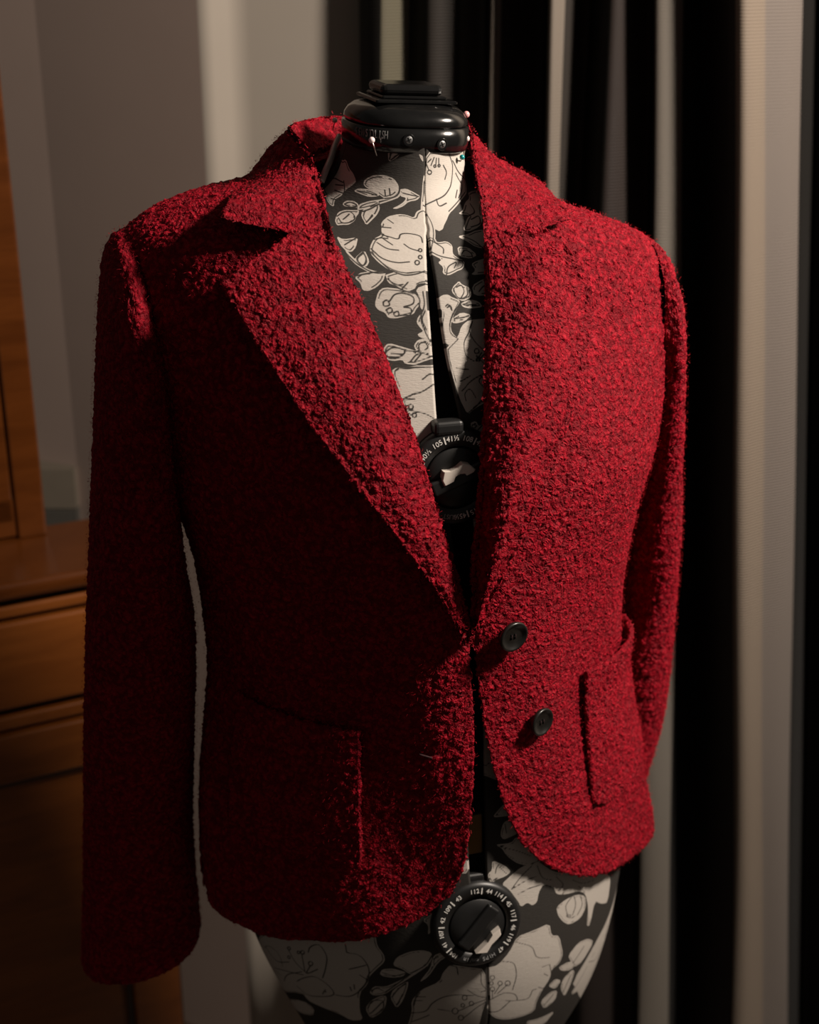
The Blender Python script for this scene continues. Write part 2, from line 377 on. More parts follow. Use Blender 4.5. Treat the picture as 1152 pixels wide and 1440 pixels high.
# ------------------------------------------------------------------ setting
def structure(o): o['kind'] = 'structure'; return o
structure(box('floor', (-3, -1.5, -0.04), (3, 2.6, 0.0), M_FLOOR))
WH = 2.7
def wallseg(name, p, q, mat, th=0.12, h=WH, z0=0.0):
    p = np.array([*p, 0.0]); q = np.array([*q, 0.0]); u = q-p; L = np.linalg.norm(u); u /= L; n = np.array([-u[1], u[0], 0])
    return structure(box(name, (0, 0, z0), (L, th, h), mat, None, (p, u, n, np.array([0, 0, 1.0]))))
C1 = at(277, 0, 1.75); C2 = at(48, 0, 1.86); C3 = at(318, 0, 1.767)
def wall_poly(name, pts, mat, th=0.12, h=WH):
    pts = np.array(pts); P = np.stack([np.c_[pts, np.full(len(pts), z)] for z in np.linspace(0, h, 12)], 0)
    return structure(sheet(name, P, th, mat, None, lambda Q: np.broadcast_to(np.array([0, -1.0, 0]), Q.shape), 0.0))
_t = np.linspace(0, 1, 14)[:, None]; _d0 = (C3-C1)[:2]; _d0 = _d0/np.linalg.norm(_d0); _d1 = np.array([1.0, -0.19]); _d1 /= np.linalg.norm(_d1)
_a = C3[:2]; _m = _a+_d0*0.012; _b = _m+_d1*0.016
_curve = (1-_t)**2*_a+2*_t*(1-_t)*_m+_t**2*_b
wall_poly('wall_back', [C1[:2], (C1[:2]+C3[:2])/2]+list(_curve)+[_b+_d1*k for k in (0.05, 0.2, 1.0, 2.6)], M_WALL)
wallseg('wall_reveal', (C2[0], C2[1]), (C1[0], C1[1]), M_WALL2)
wallseg('wall_left', (-2.6, 2.75), (C2[0], C2[1]), M_WALL2)

# curtain ------------------------------------------------------------
def build_curtain():
    m, nt, b, L = newmat('striped_curtain_fabric')
    ca = nd(nt, 'ShaderNodeAttribute', attribute_name='stripe')
    tc = nd(nt, 'ShaderNodeTexCoord'); wv = nd(nt, 'ShaderNodeTexWave', wave_type='BANDS', bands_direction='Z'); wv.inputs['Scale'].default_value = 95
    wv.inputs['Distortion'].default_value = 0.4
    L(tc.outputs['Object'], wv.inputs['Vector'])
    bp = nd(nt, 'ShaderNodeBump'); bp.inputs['Distance'].default_value = 0.0012; bp.inputs['Strength'].default_value = 0.5
    L(wv.outputs['Fac'], bp.inputs['Height']); L(bp.outputs['Normal'], b.inputs['Normal'])
    mx = nd(nt, 'ShaderNodeMixRGB', blend_type='MULTIPLY'); mx.inputs[0].default_value = 0.2
    L(ca.outputs['Color'], mx.inputs[1]); L(wv.outputs['Color'], mx.inputs[2]); L(mx.outputs[0], b.inputs['Base Color'])
    b.inputs['Roughness'].default_value = 0.6; b.inputs['Sheen Weight'].default_value = 0.02; b.inputs['Specular IOR Level'].default_value = 0.12
    BK = (.008, .007, .006); BR = (.024, .018, .016); BG = (.185, .150, .118); TP = (.17, .152, .13); TB = (.145, .124, .110); GG = (.055, .052, .042); OL = (.11, .10, .07); DK = (.028, .024, .021); T2 = (.17, .145, .12)  # cloth stripes; shade of the folds is also put into the black and dimmed tones
    stripes = [(510,520,1.722,BK), (540,545,1.70,OL), (574,575,1.712,BK), (600,600,1.68,DK), (645,630,1.69,GG), (682,660,1.70,BK), (690,668,1.65,T2), (704,680,1.655,BR),
               (768,722,1.672,BK), (776,729,1.60,T2), (799,749,1.605,DK), (830,775,1.625,BK), (857,818,1.57,BR), (912,888,1.59,BK), (921,899,1.55,TP), (962,941,1.56,BK), (986,966,1.625,DK), (993,973,1.61,BR),
               (1037,1029,1.50,BG), (1080,1070,1.51,TB), (1131,1106,1.535,BK), (1152,1130,1.61,DK), (1190,1168,1.56,BR), (1250,1228,1.53,TP), (1300,1275,1.55,BK), (1350,1325,1.60,BR),
               (1420,1390,1.53,BG), (1470,1440,1.54,TP), (1520,1490,1.56,BK), (1580,1550,1.60,BR), (1640,1610,1.56,BR)]
    Yv = np.array([s[2] for s in stripes])
    pT = np.array([at(s[0], 0, s[2]) for s in stripes]); pB = np.array([at(s[1], 1440, s[2]) for s in stripes])
    X = pT[:, 0]; lean = (pT[:, 0]-pB[:, 0])/(pT[:, 2]-pB[:, 2]); zT = pT[:, 2].mean()
    nsub = 8; t = np.arange((len(stripes)-1)*nsub+1)/nsub; k = np.arange(len(stripes), dtype=float)
    xx = cat(k, X, t); ll = cat(k, lean, t); yy = cat(k, Yv, t); zz = np.linspace(0.015, 2.45, 90)
    sway = 0.004*np.sin(zz[:, None]*3.1+t[None, :]*0.7)+0.003*np.sin(zz[:, None]*7+t[None, :]*1.3)
    P = np.stack([xx[None]+ll[None]*(zz[:, None]-zT)+sway*0.6, yy[None]+0.8*sway+0*zz[:, None], np.broadcast_to(zz[:, None], sway.shape)], -1)
    o = sheet('striped_curtain', P, 0.0015, m, None, lambda P: np.broadcast_to(np.array([0, -1.0, 0]), P.shape))
    me = o.data; stripe_col = np.array([s[3] for s in stripes])
    n = len(me.polygons); cen = np.zeros(n*3, np.float32); me.polygons.foreach_get('center', cen); cen = cen.reshape(-1, 3)
    # stripe index of each face from its place along the cloth
    nv, nu = P.shape[:2]
    vi = np.zeros(len(me.loops), np.int32); me.loops.foreach_get('vertex_index', vi)
    n0 = nv*nu; ring = np.r_[np.arange(nu), nu-1+nu*np.arange(1, nv), (nv-1)*nu+np.arange(nu-2, -1, -1), nu*np.arange(nv-2, 0, -1)]
    colu = np.r_[np.tile(np.arange(nu), nv), np.tile(np.arange(nu), nv), ring % nu]
    if (grid_normals(P)[..., 1]).sum() > 0: colu = nu-1-colu
    fc = colu[vi].reshape(-1, 4).min(1)
    fcol = stripe_col[np.clip(fc//nsub, 0, len(stripes)-1)]
    attr = me.color_attributes.new('stripe', 'FLOAT_COLOR', 'CORNER')
    attr.data.foreach_set('color', np.repeat(np.c_[fcol, np.ones(len(fcol))], 4, 0).astype(np.float32).ravel())
    o['label'] = 'dark brown and beige vertically striped curtain hanging in pleats'; o['category'] = 'curtain'
build_curtain()

# cabinet --------------------------------------------------------------
def build_cabinet():
    # the top front edge runs from px (0,838) to (122,800), receding to the right
    A = at(0, 822, 1.42); zt = A[2]; B = atz(122, 800, zt)
    u = B-A; u[2] = 0; u /= np.linalg.norm(u); n = np.array([-u[1], u[0], 0]); z = np.array([0, 0, 1.0])   # n points back
    o0 = np.array([A[0], A[1], 0.0]); fr = (o0, u, n, z)
    # right end of the cabinet: hidden behind the sleeve, seen at px 215 low down
    Rr = (B-A)@u+0.085; Lf = -0.55
    P0 = atz(67, 752, zt); pu, pn = (P0-o0)@u, (P0-o0)@n; BD = pn+0.035
    t = empty('wooden_dresser', tuple(o0), 'orange brown wooden dresser with raised upper cupboard beside the red jacket sleeve', 'dresser')
    h = zt
    box('countertop', (Lf, -0.006, h-0.020), (Rr+0.012, BD, h), M_WOOD, t, fr, bev=0.007)
    box('moulding', (Lf, 0.006, h-0.046), (Rr+0.004, BD-0.01, h-0.032), M_WOODD, t, fr, bev=0.004)
    box('groove', (Lf, 0.016, h-0.034), (Rr-0.004, BD-0.015, h-0.018), M_WOODX, t, fr)
    box('body', (Lf, 0.022, 0.06), (Rr-0.006, BD-0.015, h-0.044), M_WOODX, t, fr)
    d = box('drawer', (Lf+0.02, 0.004, h-0.158), (Rr-0.012, 0.03, h-0.052), M_WOODD, t, fr, bev=0.004)
    kn = (frame_pts(np.array([-0.12, 0.004, h-0.105]), fr), u, z, -n)
    lathe('knob', [(0.004, 0.0), (0.005, 0.012), (0.013, 0.018), (0.013, 0.024), (0.006, 0.029), (0.0005, 0.030)], kn, M_WOODD, d, 24)
    box('rail', (Lf, 0.008, h-0.186), (Rr-0.008, 0.03, h-0.170), M_WOODD, t, fr, bev=0.003)
    # door: stiles, rails, sunk panel
    xr = Rr-0.012; xl = Lf+0.02; zb = 0.10; ztp = h-0.192
    dr = box('door', (xl, 0.018, zb), (xr, 0.030, ztp), M_WOODD, t, fr)
    for nm, lo, hi in (('stile', (xr-0.062, 0.004, zb), (xr, 0.018, ztp)), ('stile', (xl, 0.004, zb), (xl+0.062, 0.018, ztp)),
                       ('door_rail', (xl+0.062, 0.004, ztp-0.062), (xr-0.062, 0.018, ztp)), ('door_rail', (xl+0.062, 0.004, zb), (xr-0.062, 0.018, zb+0.07))):
        box(nm, lo, hi, M_WOODD, dr, fr, bev=0.003)
    box('bead', (xl+0.062, 0.010, ztp-0.069), (xr-0.062, 0.018, ztp-0.062), M_WOODX, dr, fr)
    box('bead', (xr-0.069, 0.010, zb+0.07), (xr-0.062, 0.018, ztp-0.062), M_WOODX, dr, fr)
    box('plinth', (Lf, 0.03, 0.0), (Rr-0.02, BD-0.02, 0.06), M_WOODX, t, fr)
    # upper cupboard: its near right post meets the top at px (66,752)
    box('post', (pu-0.034, pn, h), (pu, pn+0.018, h+0.62), M_WOOD, t, fr, bev=0.003)
    box('side_panel', (pu-0.016, pn+0.018, h), (pu-0.002, BD-0.002, h+0.62), M_WOODD, t, fr)
    box('back_board', (Lf, BD-0.012, h), (pu-0.016, BD-0.002, h+0.62), M_WOODX, t, fr)
    gd = box('glass_door', (pu-0.066, pn+0.004, h+0.02), (pu-0.035, pn+0.018, h+0.60), M_WOOD, t, fr, bev=0.003)
    box('pane', (Lf, pn+0.008, h+0.05), (pu-0.066, pn+0.012, h+0.57), M_PANE, gd, fr)
    box('door_rail', (Lf, pn+0.004, h+0.004), (pu-0.035, pn+0.018, h+0.05), M_WOOD, gd, fr)
    box('cornice', (Lf, pn-0.02, h+0.62), (pu+0.02, BD, h+0.66), M_WOOD, t, fr, bev=0.006)
    box('foot_block', (Lf, 0.006, 0.0), (Lf+0.05, BD-0.015, 0.06), M_WOODX, t, fr)
    return t, fr, zt
CAB, CFR, CZ = build_cabinet()
# skirting-like trim on the left wall, seen between dresser post and sleeve
zt1 = at(95, 652, 1.87)[2]; zt0 = at(95, 706, 1.87)[2]
structure(box('trim_1', (-2.6, 1.845, zt0), (C2[0]-0.002, 1.89, zt1), M_TRIM))
structure(box('dark_recess', (-2.6, 1.84, 0.0), (C2[0]-0.002, 1.89, zt0-0.002), M_RECESS))  # dark-coloured slab standing in for the dark recess under the trim

# ------------------------------------------------------------------ dress form
form_base = np.array([FT.tab[-1, 0], Y0, 0.0])
FORM = empty('dress_form', tuple(form_base), 'adjustable dress form covered in black and cream floral print, standing inside the red jacket', 'dress form')

# --- the floral print, laid out on the cloth in millimetres (u = round the body, v = down it)
_s = np.linspace(0, FT.smax, 600)
_mid = FT(np.full(600, math.pi/2), _s); _arc = np.r_[0, np.cumsum(np.linalg.norm(np.diff(_mid, axis=0), axis=1))]*1000
def uv(ths):
    ths = np.asarray(ths, float); W = np.interp(ths[..., 1], FT.x, FT.tab[:, 3]); D = np.interp(ths[..., 1], FT.x, FT.tab[:, 4])
    return np.stack([(math.pi/2-ths[..., 0])*1000*np.sqrt((W*W+D*D)/2)*1.03, np.interp(ths[..., 1], _s, _arc)], -1)
CROP = {'N': (450, 200, 4.608), 'M': (470, 380, 5.009), 'L': (350, 1240, 4.431), 'R': (620, 1120, 4.431), 'B': (550, 1290, 3.716)}
PETALS = {
'N': [[0,260,60,245,115,190,130,70,145,120,170,110,190,170,215,200,238,250,215,275,165,310,150,340,95,375,90,420,60,400,40,330],
 [280,270,300,235,350,212,420,212,480,235,512,280,510,320,480,350,420,365,390,345,370,330,300,295],
 [218,315,250,298,320,305,385,335,380,350,320,355,260,335],
 [515,305,560,300,610,325,652,350,630,375,575,385,540,415,500,432,468,430,510,410,545,385,560,360,520,350],
 [515,320,520,355,440,385,390,400,350,420,280,435,240,440,250,405,320,380,400,370,480,350],
 [145,400,170,378,220,380,250,400,250,425,200,420,160,415],
 [98,495,115,455,160,438,210,440,255,440,250,465,235,480,225,510,190,535,140,535,110,540],
 [265,480,275,440,330,400,385,395,390,430,370,470,335,505,298,540],
 [390,560,400,515,440,480,510,465,560,470,610,490,625,450,655,435,700,435,700,835,640,850,580,862,520,855,450,830,380,780,325,720,325,675,350,625,400,600],
 [440,55,525,65,500,100,445,130], [190,0,250,10,280,20,200,28], [640,75,668,90,670,130,655,110],
 [105,605,150,630,248,615,235,680,200,715,150,690], [225,750,285,695,322,770,305,805,280,805,240,785],
 [150,680,200,730,260,790,330,830,430,845,420,860,330,850,240,800,190,750],
 [690,60,800,60,900,60,960,50,955,320,920,370,880,420,840,460,820,510,780,580,740,560,690,555,672,540,672,250],
 [960,320,1010,300,1050,350,1040,420,1055,500,1030,550,960,580,925,565,950,500,970,470,895,465,925,440,940,390,970,360],
 [890,610,960,595,1010,570,1125,560,1125,700,1010,680,950,640],
 [670,595,745,620,760,650,820,640,860,670,860,720,880,740,940,770,930,820,880,840,830,865,795,850,800,810,765,780,790,760,710,720,670,690],
 [890,675,960,680,1020,730,980,755,900,740], [980,790,1010,770,1105,740,1105,850,975,862,1010,830]],
'M': [[140,50,200,10,360,20,350,70,300,120,240,148,200,140,185,90],
 [360,20,660,-10,665,90,600,100,570,130,520,150,440,115,375,85],
 [285,245,310,150,350,120,460,130,560,160,605,190,610,240,580,270,560,310,480,330,430,340,380,335,360,300,310,280],
 [570,130,680,90,690,300,710,540,640,480,600,470,585,450,630,430,610,410,580,370,590,330,630,290,605,260,610,200],
 [560,530,590,490,640,480,710,540,710,610,600,580,575,560],
 [340,560,380,510,500,545,600,575,720,600,715,615,640,640,570,665,500,660,480,630,420,640,370,630],
 [400,710,440,685,520,680,600,670,730,668,770,1130,710,1260,540,1260,480,900],
 [825,150,840,110,880,75,900,100,960,125,970,190,910,220,870,200],
 [715,215,760,175,800,170,830,190,890,215,870,260,840,320,820,390,830,440,880,490,815,530,760,500,750,400,765,290,740,260],
 [890,235,960,205,1020,220,1050,260,960,270,910,260], [840,330,900,295,970,315,920,360,860,375,830,370],
 [970,110,1050,60,1125,45,1125,175,985,180],
 [870,470,900,390,950,350,1125,335,1125,910,1050,940,1000,970,940,1020,880,900,780,560,830,510],
 [955,1080,1000,1060,1020,1100,1050,1080,1060,1160,990,1160]],
'L': [[30,390,100,320,200,330,350,330,450,330,600,330,790,330,800,400,840,450,850,495,790,550,750,590,740,640,690,690,690,800,712,860,640,865,560,820,430,770,370,740,330,690,220,690,120,620,60,500],
 [895,520,920,470,1000,435,1080,425,1140,440,1140,490,1100,530,1040,570,1000,575,960,545],
 [815,575,830,545,900,540,985,565,960,590,900,598,840,590],
 [1140,500,1120,520,1000,600,920,650,850,700,780,710,750,690,780,650,850,655,920,625,1010,580],
 [725,790,760,740,820,710,860,710,850,780,820,820,760,852], [880,720,900,670,995,615,990,660,960,740,920,790],
 [1150,460,1200,440,1240,430,1245,460,1180,500,1120,590,1060,630,1090,590,1130,540],
 [1080,240,1150,190,1200,170,1190,220,1160,270,1115,340,1120,270], [240,740,340,740,410,790,400,835,330,820,280,800]],
'B': [[310,245,400,260,490,270,500,420,480,480,450,590,80,590,110,490,105,440,150,380,255,335,270,290],
 [500,265,560,250,620,180,660,100,740,70,828,30,838,95,880,95,900,190,880,240,840,270,830,320,790,380,760,440,750,490,680,520,600,535,540,525,500,480,515,420,505,330],
 [925,200,980,130,1030,110,1060,125,1000,230,960,260,940,230], [875,260,930,230,970,240,940,275,890,280],
 [885,370,900,320,950,270,960,290,930,370,905,415], [820,360,860,320,890,330,860,375], [780,440,830,390,870,380,860,430,800,480],
 [930,410,1000,300,1060,180,1100,130,1070,260,1000,370], [700,545,780,525,860,485,800,560,740,580]],
'R': [[325,125,380,60,420,20,520,100,430,120,340,130], [370,240,390,160,440,140,500,220,440,250,390,270],
 [330,300,440,290,470,250,500,280,640,400,560,430,480,420,410,370,380,320],
 [290,485,320,460,320,395,400,430,440,470,400,500,340,520,315,550],
 [375,550,440,490,500,440,600,400,700,470,800,480,900,480,1000,470,1060,500,1040,660,1000,670,960,650,930,800,910,810,920,700,900,600,850,590,780,610,720,610,700,560,640,545,610,600,600,660,570,680,540,660,500,690,480,650,440,600],
 [720,690,780,640,850,610,900,620,905,690,870,760,800,800,760,780,730,740], [110,450,150,380,175,420,165,480,120,480]]}
INK = {
'N': [[30,260,100,235,150,260],[155,250,158,320,110,370,70,365],[100,275,150,280],[95,310,150,330],
 [400,600,440,610,510,625,520,600,600,595,650,610,665,650],[395,540,400,590,440,615],[350,630,400,620,440,625],[410,625,470,665],[370,650,440,690,510,700],
 [330,690,400,750,500,780,580,775],[545,660,580,685,640,705],[320,705,400,780,460,835],[440,500,475,525],[400,550,460,555],[460,830,540,860,620,855,680,835],
 [520,70,460,115],[465,60,450,110],[160,665,235,620],[280,710,300,760,280,800,240,760,280,710],[160,710,260,800,350,845,440,845],
 [515,285,515,320,480,355,420,365],[420,310,425,350],[450,300,455,345],[540,330,580,340,640,352],[240,315,300,325,370,345],[110,480,150,455,205,455,225,480,190,520,140,520,120,490],[150,500,190,465],
 [275,450,330,430,385,400],[300,520,340,470],[160,400,200,390,240,410,200,420,160,405],
 [835,65,860,160,855,240,820,330,740,380,670,410],[755,370,770,410,820,395],[700,130,720,110],[720,150,740,100],[750,155,755,105],[770,150,770,105],[690,140,705,180],
 [860,120,890,180,940,240],[880,200,920,280,900,360],[800,150,820,200,810,240],[880,360,890,310],
 [975,400,1000,440,960,480],[980,500,1030,480,1040,520,980,550],[930,610,1000,640,1060,690],[690,620,760,660,800,690,800,720],[690,690,760,730,860,755,1000,765,1080,725],
 [820,860,830,810,885,780,870,815],[920,720,940,700,980,720,990,745]],
'M': [[150,40,250,20,360,5],[375,60,460,130,560,165],[455,105,485,100],[480,130,520,85],[570,140,590,105,640,95],
 [390,220,430,170,500,165,560,195,560,230,490,260,540,270,540,310,460,320],[345,225,370,210,390,245,350,250,345,225],[365,280,400,265,410,290,380,300,365,280],[420,300,450,290,455,320,425,320,420,300],
 [625,150,635,250,610,330,640,430,680,510],[650,150,660,280],[640,290,620,340,650,420],[575,165,600,200,600,260],[600,560,600,520,640,510,660,545,640,560],
 [345,590,420,545,500,575,480,600,360,610],[400,585,490,590],[500,565,600,575,690,610],[540,640,590,590,610,585,570,640],
 [430,710,460,685,560,685,700,680],[480,910,530,885,620,855,705,800],[530,890,560,870,600,865],[620,770,690,735,700,745],[500,950,530,960],[500,975,550,990,650,1015,720,1055],[515,1000,555,1030],[480,915,570,905],
 [840,130,860,180,900,200,940,170,935,120],[860,120,900,110,915,150,895,195],[785,255,800,240,830,285,820,250,795,265],[890,225,845,300,815,380,820,440,875,485],
 [905,240,1000,245],[845,340,920,330,950,320],[1020,150,1060,110,1080,110],[975,360,955,430,990,500,1050,560,1085,590],[945,445,915,520,930,600,985,640],[975,360,945,445],
 [1000,640,1040,580],[1020,630,1060,590],[1000,600,1080,680],[900,850,980,770,1070,720],[930,920,920,880,960,840,1000,900],[860,690,950,700],[940,1010,1000,960,1050,900],[1080,730,1020,780,1060,830],[885,785,960,745],[1010,1130,1050,1085]],
'L': [[100,400,170,490,250,500],[370,440,380,410,440,395,480,450,480,530,460,600],[610,440,690,460,740,520,745,600,700,670,610,715,540,705],[600,390,610,440],[625,545,730,520],[690,580,735,610],[640,680,630,655],[660,670,655,640],
 [300,620,340,600,420,595,500,650,530,690,440,715,360,700,300,650],[460,700,470,680],[480,690,475,670],[240,410,290,500,360,570],[330,450,350,560],[385,520,360,570,430,545],[160,535,250,560,340,580],[220,620,240,580,330,560],
 [1140,460,1110,510,1010,570],[830,565,900,585,980,570],[1150,480,1180,470],[740,790,780,740,830,740,840,780,790,830],[760,820,830,750],[890,720,930,670,980,630],[920,770,960,700],[760,680,800,665,840,680],[1000,580,920,640,850,690]],
'B': [[120,460,140,395,200,350],[130,415,180,415],[120,435,165,435],[100,500,180,490,215,450,280,415,350,405,430,410],[110,545,200,510],[350,490,440,450,510,420],[380,525,450,470,510,430],[400,380,450,410,510,420],
 [470,290,475,350,495,380,470,390],[310,250,340,260,350,300],[245,480,310,490],[580,230,640,240,655,290,635,380],[660,130,740,160,760,205,830,210],[830,250,835,310,800,370,770,365],[790,260,830,245],[800,295,820,305],[740,380,760,375],
 [555,400,610,350],[540,400,570,355],[530,420,530,380],[520,430,600,395,650,405,660,430,600,435],[500,490,560,490,600,460],[660,435,720,420,740,380],[580,475,620,440],[950,240,1010,150],[900,390,940,300],[800,460,850,400]],
'R': [[360,310,480,340,560,370],[400,360,460,390],[340,480,350,440,410,480],[300,515,380,520,440,470],[440,580,500,500,570,430],[440,580,540,520,610,490],[480,610,560,570,650,545],[600,430,640,510,700,520],
 [720,500,760,560,730,590],[820,520,880,540,960,520],[860,560,900,600],[700,560,720,610,800,610],[790,740,780,680,820,620],[820,740,840,680,830,620],[850,740,880,680,870,620],[780,745,820,755,840,740],[400,170,410,230]]}
DOTS = {'N': [(630,780,15),(650,745,12),(650,700,11),(710,195,14),(745,155,8),(772,152,8)], 'M': [(540,962,18),(565,1022,16),(1005,570,18),(1015,630,14),(985,1100,14)],
 'L': [(250,415,10),(335,440,12),(385,510,14),(310,440,9),(250,470,9)], 'B': [(385,420,13),(335,490,16),(375,460,10),(420,450,12),(365,525,14),(530,315,12),(525,345,10),(570,345,12),(610,345,14),(530,375,12)], 'R': [(800,745,10)]}
def to_uv(key, flat):
    ox, oy, k = CROP[key]; p = np.asarray(flat, float).reshape(-1, 2)/k+(ox, oy); return uv(FT.invs(p))
polys, inks = [], []
for key in PETALS:
    for f in PETALS[key]: polys.append(to_uv(key, f))
    for f in INK[key]:
        p = to_uv(key, f); inks.append(resample(p, max(4, 4*len(p)), True) if len(p) > 2 else p)
    for (x, y, r) in DOTS[key]:
        a = np.linspace(0, 2*math.pi, 9); c = to_uv(key, np.c_[x+r*np.cos(a), y+r*np.sin(a)].ravel()); inks.append(c)
def polys_round(p):   # soften the traced corners
    q = np.vstack([0.8*p+0.2*np.roll(p, -1, 0), 0.2*p+0.8*np.roll(p, -1, 0)]); k = len(p); return q.reshape(2, k, 2).transpose(1, 0, 2).reshape(-1, 2)
polys = [polys_round(p) for p in polys]
# the rest of the cloth (out of sight) carries the same motifs again
base_n = len(polys); vb = [p for p in polys if p[:, 1].mean() > 560]; ib = [p for p in inks if p[:, 1].mean() > 560]
for dx, dy in ((0, -235), (330, 0), (-330, 0), (330, -235), (-330, -235), (330, -440), (-330, -440), (215, -440), (-215, -440)):
    polys += [p+(dx, dy) for p in vb]; inks += [p+(dx, dy) for p in ib]
def seg_dist(Q, p, closed):
    A = p if closed else p[:-1]; B = np.roll(p, -1, 0) if closed else p[1:]
    best = np.full(len(Q), 1e9)
    for a, b in zip(A, B):
        ab = b-a; t = np.clip(((Q-a)@ab)/(ab@ab+1e-9), 0, 1); d = Q-a-t[:, None]*ab; best = np.minimum(best, (d*d).sum(1))
    return np.sqrt(best)
def inside(Q, p):
    r = np.zeros(len(Q), bool); x, y = Q[:, 0], Q[:, 1]
    for a, b in zip(p, np.roll(p, -1, 0)):
        c = (a[1] > y) != (b[1] > y); r ^= c & (x < (b[0]-a[0])*(y-a[1])/(b[1]-a[1]+1e-12)+a[0])
    return r
def print_attrs(ths):
    U = uv(ths).reshape(-1, 2); pet = np.full(len(U), -5.0); ink = np.full(len(U), 5.0)
    order = np.argsort(U[:, 1]); V = U[order, 1]
    def near(p, mg):
        lo, hi = p.min(0)-mg, p.max(0)+mg; i, j = np.searchsorted(V, [lo[1], hi[1]]); ix = order[i:j]
        return ix[(U[ix, 0] > lo[0]) & (U[ix, 0] < hi[0])]
    for p in polys:
        ix = near(p, 1.6)
        if not len(ix): continue
        Q = U[ix]; d = seg_dist(Q, p, True); d = np.where(inside(Q, p), d, -d)
        # a thin dark outline stays between touching petals
        cur = pet[ix]; pet[ix] = np.maximum(cur, d)
        # broken pen contour a little inside the petal edge
        c = p.mean(0); ang = np.arctan2(Q[:, 1]-c[1], Q[:, 0]-c[0]); ph = c.sum()*0.37
        gate = np.sin(2*ang+ph)+0.6*np.sin(5*ang+2.1*ph) > -0.35
        ink[ix] = np.where(gate & (d > 0), np.minimum(ink[ix], np.abs(d-1.35)+0.12), ink[ix])
    for p in inks:
        ix = near(p, 1.6)
        if len(ix): ink[ix] = np.minimum(ink[ix], seg_dist(U[ix], p, False))
    return {'petal': pet.reshape(ths.shape[:-1]), 'ink': ink.reshape(ths.shape[:-1])}

gapL = FT.invc([(597,205),(596,300),(599,400),(606,500),(613,600),(632,740),(655,960),(657,1100),(659,1235),(684,1365),(686,1425)])
gapR = FT.invc([(600,205),(600,290),(615,400),(630,500),(652,600),(670,740),(682,960),(684,1100),(686,1235),(688,1365),(690,1425)])
def svals(fine):
    a = np.linspace(0, 10.0, int(520*fine)); b = np.linspace(10.0, 13.3, 40); c = np.linspace(13.3, FT.smax, int(360*fine))
    return np.unique(np.r_[a, b, c])
def form_panel(name, side, back=False):
    s = svals(1.0 if not back else 0.3); g = gapL if side > 0 else gapR
    o = np.argsort(g[:, 1]); te = np.interp(s, g[o, 1], g[o, 0])
    if not back:
        far = math.pi-0.02 if side > 0 else 0.02
        u = np.linspace(0, 1, 290); TH = te[:, None]*(1-u)+far*u
    else:
        a, b = (math.pi+0.02, 1.5*math.pi-0.03) if side > 0 else (1.5*math.pi+0.03, 2*math.pi-0.02)
        TH = np.broadcast_to(np.linspace(a, b, 90)[None], (len(s), 90))
    ths = np.stack([TH, np.broadcast_to(s[:, None], TH.shape)], -1)
    P = FT(ths[..., 0], ths[..., 1])
    at_ = ths.copy()
    if back: at_[..., 0] = (at_[..., 0]-math.pi)
    cc = np.array([FT.tab[:, 0].mean(), Y0, 0])
    def outw(P): h = P-cc; h = h.copy(); h[..., 2] = 0; return h
    return sheet(name, P, 0.003, M_PRINT, FORM, outw, 0.5, print_attrs(at_), skin=True)
for sd in (1, -1): form_panel('front_panel', sd)
for sd in (1, -1): form_panel('back_panel', sd, True)
# inner core
def inset_tube(name, S, s0, s1, off, mat, parent, ns=80, nt=96):
    th = np.linspace(0, 2*math.pi, nt, endpoint=False); s = np.linspace(s0, s1, ns)
    SS, TT = np.meshgrid(s, th, indexing='ij'); P = S(TT, SS)
    c = P.mean(1, keepdims=True); r = P-c; r[..., 2] = 0; L = np.linalg.norm(r, axis=2, keepdims=True); P = P-r/L*np.minimum(off, L*0.6)
    F = [tuple(f) for f in gridq(ns, nt, 0, True)]+[tuple(range(nt)), tuple((ns-1)*nt+i for i in range(nt))[::-1]]
    return link(name, np_mesh(name, P.reshape(-1, 3), F), mat, parent)
inset_tube('inner_core', FT, 0.0, FT.smax, 0.010, M_CORE, FORM)
# brass slide seen in the lower gap
hb = FT.inv(671, 1178); pb = FT(*hb); nb = FT.norm(*hb)
xb = np.cross(np.array([0, 0, 1.0]), nb); xb /= np.linalg.norm(xb); yb = np.cross(nb, xb)
box('slide_bar', (-0.0075, -0.017, -0.009), (0.0065, 0.017, -0.005), M_BRASS, FORM, (pb, xb, yb, nb), bev=0.001)
# stand
pole_b = np.array([FT.tab[-1, 0], Y0])
tube('stand_pole', [(pole_b[0], pole_b[1], z) for z in (0.10, 0.3, 0.5, float(FT.tab[-1, 1])+0.02)], 0.016, M_SATIN, FORM, 20)
for k in range(4):
    a = k*math.pi/2+0.6; d = np.array([math.cos(a), math.sin(a)])
    tube('stand_leg', [(*(pole_b+d*r), z) for r, z in ((0.0, 0.16), (0.06, 0.14), (0.15, 0.07), (0.24, 0.012))], [0.012, 0.012, 0.011, 0.010], M_SATIN, FORM, 12)

